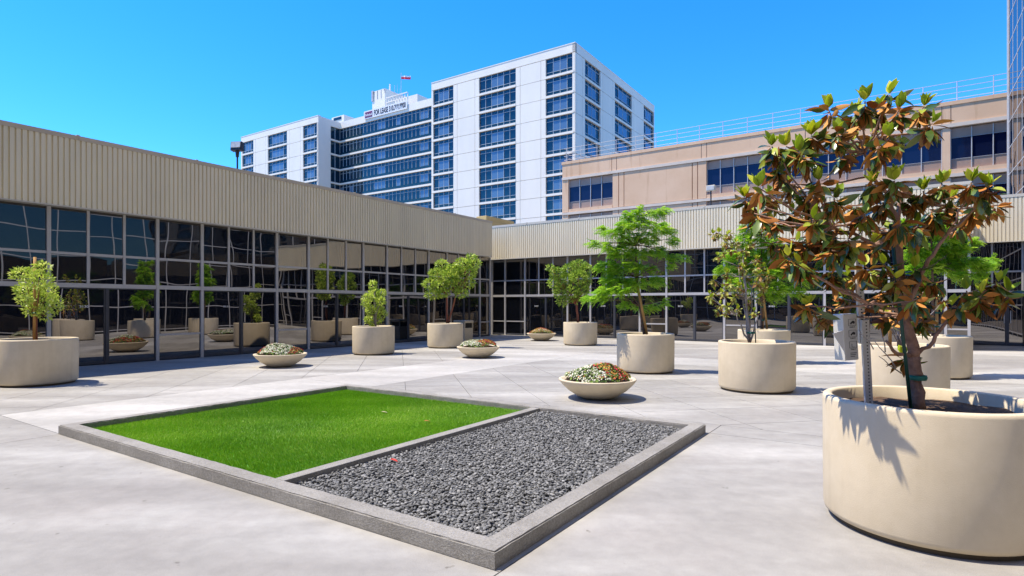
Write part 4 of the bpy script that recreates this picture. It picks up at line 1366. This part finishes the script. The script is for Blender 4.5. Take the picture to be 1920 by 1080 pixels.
tips_px = [  # photo x, y, young share, leaf share, depth
    (1553, 205, 1, .35), (1602, 215, 1, 1.0), (1622, 190, 1, .8), (1650, 205, .6, 1.0), (1668, 178, .6, .6), (1686, 205, .8, 1.0), (1733, 200, 1, 1.0), (1748, 232, .3, .8),
    (1447, 275, 1, .9), (1474, 275, 1, .8), (1521, 255, 1, 1.1), (1500, 285, .4, .9), (1570, 250, .3, .9), (1575, 290, 0, .8), (1600, 265, .2, 1.0), (1632, 250, .2, .9), (1667, 258, .7, .7), (1651, 275, 0, .6), (1690, 262, 0, .5),
    (1455, 315, .2, .9), (1396, 372, 1, .9), (1422, 352, 1, .6), (1448, 372, .6, 1.0), (1480, 345, .1, .9), (1536, 340, 1.2, 1.0), (1510, 370, 0, 1.0), (1565, 372, .2, 1.1), (1595, 385, 0, 1.0), (1635, 345, 1, .9), (1677, 340, 1, 1.1), (1655, 380, 0, 1.0),
    (1700, 375, .2, 1.1), (1731, 358, .8, 1.0), (1765, 345, 1.1, 1.0), (1745, 395, 0, 1.1), (1785, 380, .2, 1.0), (1822, 342, .8, 1.1), (1853, 352, 1, 1.1), (1840, 390, 0, 1.0), (1800, 415, 0, .8), (1870, 385, 0, .5),
    (1414, 400, 0, .9), (1449, 415, .2, 1.0), (1484, 400, .1, 1.0), (1530, 410, 0, .9), (1622, 410, 0, .9), (1690, 415, 0, .8), (1720, 425, 0, .8), (1449, 455, 0, .6), (1478, 482, .3, .8), (1500, 495, .1, .7), (1560, 470, 0, .6), (1590, 450, 0, .6), (1530, 450, 0, .5),
    (1641, 462, 1, .6), (1622, 500, .3, .8), (1558, 512, 1, .9), (1590, 520, .2, .8), (1512, 574, 1, .7), (1540, 590, .2, 1.0), (1581, 560, 1, .8), (1610, 570, 0, .7), (1655, 540, .2, .6), (1720, 560, 0, .8), (1754, 530, 0, .8), (1700, 600, .2, .7), (1660, 590, .1, .7),
    (1730, 600, 0, .6), (1695, 668, .4, .6), (1812, 545, .3, 1.0), (1785, 575, .2, .6), (1840, 552, .3, .9), (1872, 530, .3, .8), (1890, 548, .3, 1.0)]
for _i in range(11):
    tips_px.append((random.uniform(1450, 1850), random.uniform(395, 470), 0.1, .75))
for _i in range(6):
    tips_px.append((random.uniform(1560, 1760), random.uniform(490, 600), 0.3, .6))
tips = []
names = [k for k in N if k not in ('T0',)]
for q in tips_px:
    dd = random.uniform(-.42, .42)
    if 1555 < q[0] < 1650 and q[1] > 530: dd = random.uniform(.25, .5)
    if q[0] > 1780 and q[1] > 500: dd = random.uniform(-.3, -.1)
    c = at(q[0], q[1], dd)
    best = min(names, key=lambda k: (N[k] - c).length + (1.5 if N[k].z > c.z + .08 else 0))
    a = N[best]
    p = branch(t, a, c, .0085, .0045, 'bark_magnolia', (0, 0, -.04), n=6, seg=6, wob=.012)
    ax = (p[-1] - p[-2]).normalized() + Vector((0, 0, .5))
    tips.append((c, ax, q[2], q[3]))
magnolia_crown(t, tips, rng, .128, .025, 30, 10, ('magnolia_top', 'magnolia_under'), ('magnolia_young', 'magnolia_young'), 300)
for a, b in (((1638, 655, -.1), (1610, 618, -.1)), ((1660, 660, -.1), (1652, 620, -.15)), ((1680, 690, -.1), (1640, 640, -.1)), ((1690, 700, -.05), (1648, 668, -.1))):
    branch(t, at(*a), at(*b), .005, .0025, 'bark_grey', n=4, seg=5, wob=.01)
stake(t, at(1708, 768, -.06), at(1670, 420, -.06), 'green_stake', .012)
tie(t, at(1721, 708, -.01), .055)
# 6 sparse magnolia
random.seed(36); rng = np.random.default_rng(36)
t, at = tree_root('p6', 'magnolia_tree', 'sparse young magnolia with many thin grey stems, right of centre')
tp = [(1348, 436), (1361, 455), (1345, 480), (1339, 524), (1330, 552), (1351, 571), (1377, 558), (1417, 486), (1424, 514), (1436, 511), (1414, 530), (1424, 558), (1414, 584), (1370, 533), (1383, 577), (1367, 439), (1380, 455), (1390, 500), (1400, 470), (1395, 540), (1430, 540), (1362, 510), (1355, 540), (1405, 560), (1385, 480), (1432, 500), (1437, 525), (1341, 545), (1366, 575), (1398, 515)]
stems = [at(1400, 560, .05), at(1396, 520, -.05), at(1385, 500, .1), at(1410, 540, .1), at(1380, 590, -.1), at(1393, 470, 0), at(1422, 590, -.1)]
base = at(1405, 645)
for s in stems: branch(t, base, s, .020, .010, 'bark_grey', (0, 0, 0), 'stem', wob=.02)
tp = tp + [(a + random.uniform(-14, 14), b + random.uniform(-12, 12)) for a, b in tp]
tips = []
for q in tp:
    c = at(q[0], q[1], random.uniform(-.35, .35))
    a = min(stems, key=lambda k: (k - c).length + (1.0 if k.z > c.z else 0))
    branch(t, a, c, .009, .004, 'bark_grey', (0, 0, -.03), n=5, seg=5, wob=.02)
    tips.append((c, Vector((0, 0, 1)), 1, .9))
magnolia_crown(t, tips, rng, .10, .021, 20, 8, ('sparse_leaf', 'sparse_leaf'), ('magnolia_young', 'magnolia_young'), 0)
stake(t, at(1417, 645, .05), at(1412, 520, .05), 'green_stake', .010)
tie(t, at(1408, 594), .06); tie(t, at(1408, 624), .07)
# 8 small magnolia behind the near planter
random.seed(38); rng = np.random.default_rng(38)
t, at = tree_root('p8', 'magnolia_tree', 'low staked magnolia behind the trunk of the big magnolia')
base = at(1690, 650)
tips = []
for q in ((1650, 560), (1670, 545), (1690, 530), (1715, 545), (1735, 560), (1660, 590), (1680, 580), (1710, 585), (1740, 590), (1725, 610), (1760, 540), (1695, 610), (1770, 560)):
    c = at(q[0], q[1], random.uniform(-.35, .35))
    branch(t, base, c, .012, .004, 'bark_grey', (0, 0, -.05), 'stem', n=6, seg=5, wob=.02)
    tips.append((c, Vector((0, 0, 1)), .6, 1.0))
magnolia_crown(t, tips, rng, .14, .03, 11, 4, ('magnolia_top', 'magnolia_under'), ('magnolia_young', 'magnolia_young'), 0)
stake(t, at(1669, 650, -.1), at(1668, 575, -.1)); stake(t, at(1685, 650, .1), at(1684, 580, .1), 'bark_grey')

# ------------------------------------------------------------------ bag dispenser on a perforated post in the near planter
pd = 4.46
px_, py_ = local(1629, pd)
post = thing('bag_dispenser', 'steel pet bag dispenser on a perforated post in the nearest planter', 'dispenser', (px_, py_, PH - .11), YAW)
HT = EYE + (HOR - 465) * pd / FPX - (PH - .11)
pm = MB().box(-.029, .029, -.012, .012, 0, HT * .55).build('lower_post', M['steel'], post, bevel=.003)
pm2 = MB().box(-.026, .026, -.009, .015, HT * .40, HT).build('upper_post', M['steel'], post, bevel=.003)
pm2.location = (-.010, .024, 0)
post.rotation_euler = (0, R(-2.8), YAW)
HOLE = MB().tube([(0, -.001, 0), (0, .001, 0)], [.0052, .0052], 10).mesh('hole', M['hole_black'])
for i in range(int(HT / .0254) - 1):
    z = .02 + i * .0254
    if z < HT * .55 - .01: obj('hole', HOLE, pm, (0.004, -.0128, z))
    elif z < HT - .01: obj('hole', HOLE, pm2, (0.0, -.0098, z))
zb = EYE + (HOR - 671) * pd / FPX - (PH - .11); zt_ = EYE + (HOR - 586) * pd / FPX - (PH - .11)
bxc = (1601 - 1626) / FPX * pd - .078
box_o = MB().box(-.062, .062, -.05, .05, zb, zt_).build('dispenser_box', M['steel'], post, bevel=.005)
box_o.location = (bxc, -.05, 0); box_o.rotation_euler = (0, 0, R(14))
for i, (wd, zz) in enumerate((('GRAB IT', .80), ('TURN IT', .56), ('TEAR IT', .32))):
    z = zb + (zt_ - zb) * zz
    fr_ = MB()
    w, hgt, th = .034, .036, .0016
    fr_.box(-w, w, -.0524, -.0506, z + hgt * .5 - th, z + hgt * .5); fr_.box(-w, w, -.0524, -.0506, z - hgt * .9, z - hgt * .9 + th)
    fr_.box(-w, -w + th, -.0524, -.0506, z - hgt * .9 + th, z + hgt * .5 - th); fr_.box(w - th, w, -.0524, -.0506, z - hgt * .9 + th, z + hgt * .5 - th)
    o = fr_.build('icon_frame', M['print_black'], box_o); o.location = (.016, 0, .012)
    hand = MB()
    pts = [(-.02, -.012), (-.004, .004), (.008, .010), (.022, .004), (.024, -.010), (.010, -.014), (.002, -.006), (-.010, -.018)]
    if i < 2:
        hand.v = [(x, -.0526, z + y) for x, y in pts] + [(x, -.0508, z + y) for x, y in pts]
        k = len(pts)
        hand.f = [tuple(range(k)), tuple(range(2 * k - 1, k - 1, -1))] + [(a, a + k, (a + 1) % k + k, (a + 1) % k) for a in range(k)]
    else:
        hand.box(-.012, -.010, -.0526, -.0508, z - .02, z + .004); hand.box(-.01, .016, -.0526, -.0508, z - .022, z - .020)
    o = hand.build('icon', M['print_black'], box_o); o.location = (.016, 0, .008)
    obj('lettering', text_mesh(wd, .013, M['print_black'], .0006), box_o, (.016, -.0516, z - .031), (R(90), 0, 0))
for i in range(3):
    MB().box(-.012, .044 - i * .008, -.0522, -.0506, zb + .052 - i * .013, zb + .056 - i * .013).build('fine_print', M['print_black'], box_o)
fp = MB()
tri = [(-.062, zb + (zt_ - zb) * .66), (-.062, zb + (zt_ - zb) * .20), (-.155, zb + (zt_ - zb) * .60)]
fp.v = [(x, -.045, z) for x, z in tri] + [(x, -.040, z) for x, z in tri] 
fp.f = [(0, 1, 2), (5, 4, 3), (0, 3, 4, 1), (1, 4, 5, 2), (2, 5, 3, 0)]
flap = fp.build('flap', M['steel_flap'], box_o)

# ------------------------------------------------------------------ litter bin, dry leaves
bx, by = ground(869, 641)
binr = thing('litter_bin', 'square pebble-faced litter bin peeking out behind the twin-trunk planter', 'litter bin', (bx, by, 0), R(0))
MB().box(-.3, .3, -.3, .3, 0, .62).build('bin_body', M['bin_stone'], binr, bevel=.02)
MB().box(-.27, .27, -.27, .27, .62, .82).build('opening', M['hole_black'], binr)
for sx in (-1, 1):
    for sy_ in (-1, 1):
        MB().box(sx * .28 - .025, sx * .28 + .025, sy_ * .28 - .025, sy_ * .28 + .025, .62, .84).build('bin_post', M['bin_stone'], binr)
MB().box(-.32, .32, -.32, .32, .84, .95).build('bin_top', M['bin_stone'], binr, bevel=.02)
plain('dry_leaf_orange', (0.55, 0.20, 0.05), 0.7, .2, 30)
plain('dry_leaf_tan', (0.6, 0.5, 0.32), 0.7, .2, 30)
plain('dry_leaf_red', (0.5, 0.04, 0.02), 0.7, .2, 30)
for qx, qy, z, mname, lab in ((795, 790, .066, 'dry_leaf_orange', 'orange dry leaf lying on the artificial grass'), (715, 773, .066, 'dry_leaf_tan', 'pale straw-coloured leaf lying on the artificial grass'),
                              (731, 862, .085, 'dry_leaf_red', 'red dry leaf on the pebbles by the divider')):
    d_ = (EYE - z) * FPX / (qy - HOR)
    x, y = local(qx, d_)
    V, F, MI = leaf_shape(.09, .022, .2, .3, rng)
    me = quads_mesh('dry_leaf', V, F, [M[mname]], None, np.zeros(len(V)), True)
    o = obj('fallen_leaf', me, None, (x, y, z + .006), (0, 0, YAW + random.uniform(-.4, .4)))
    tag(o, lab, 'leaf', 'fallen leaves')
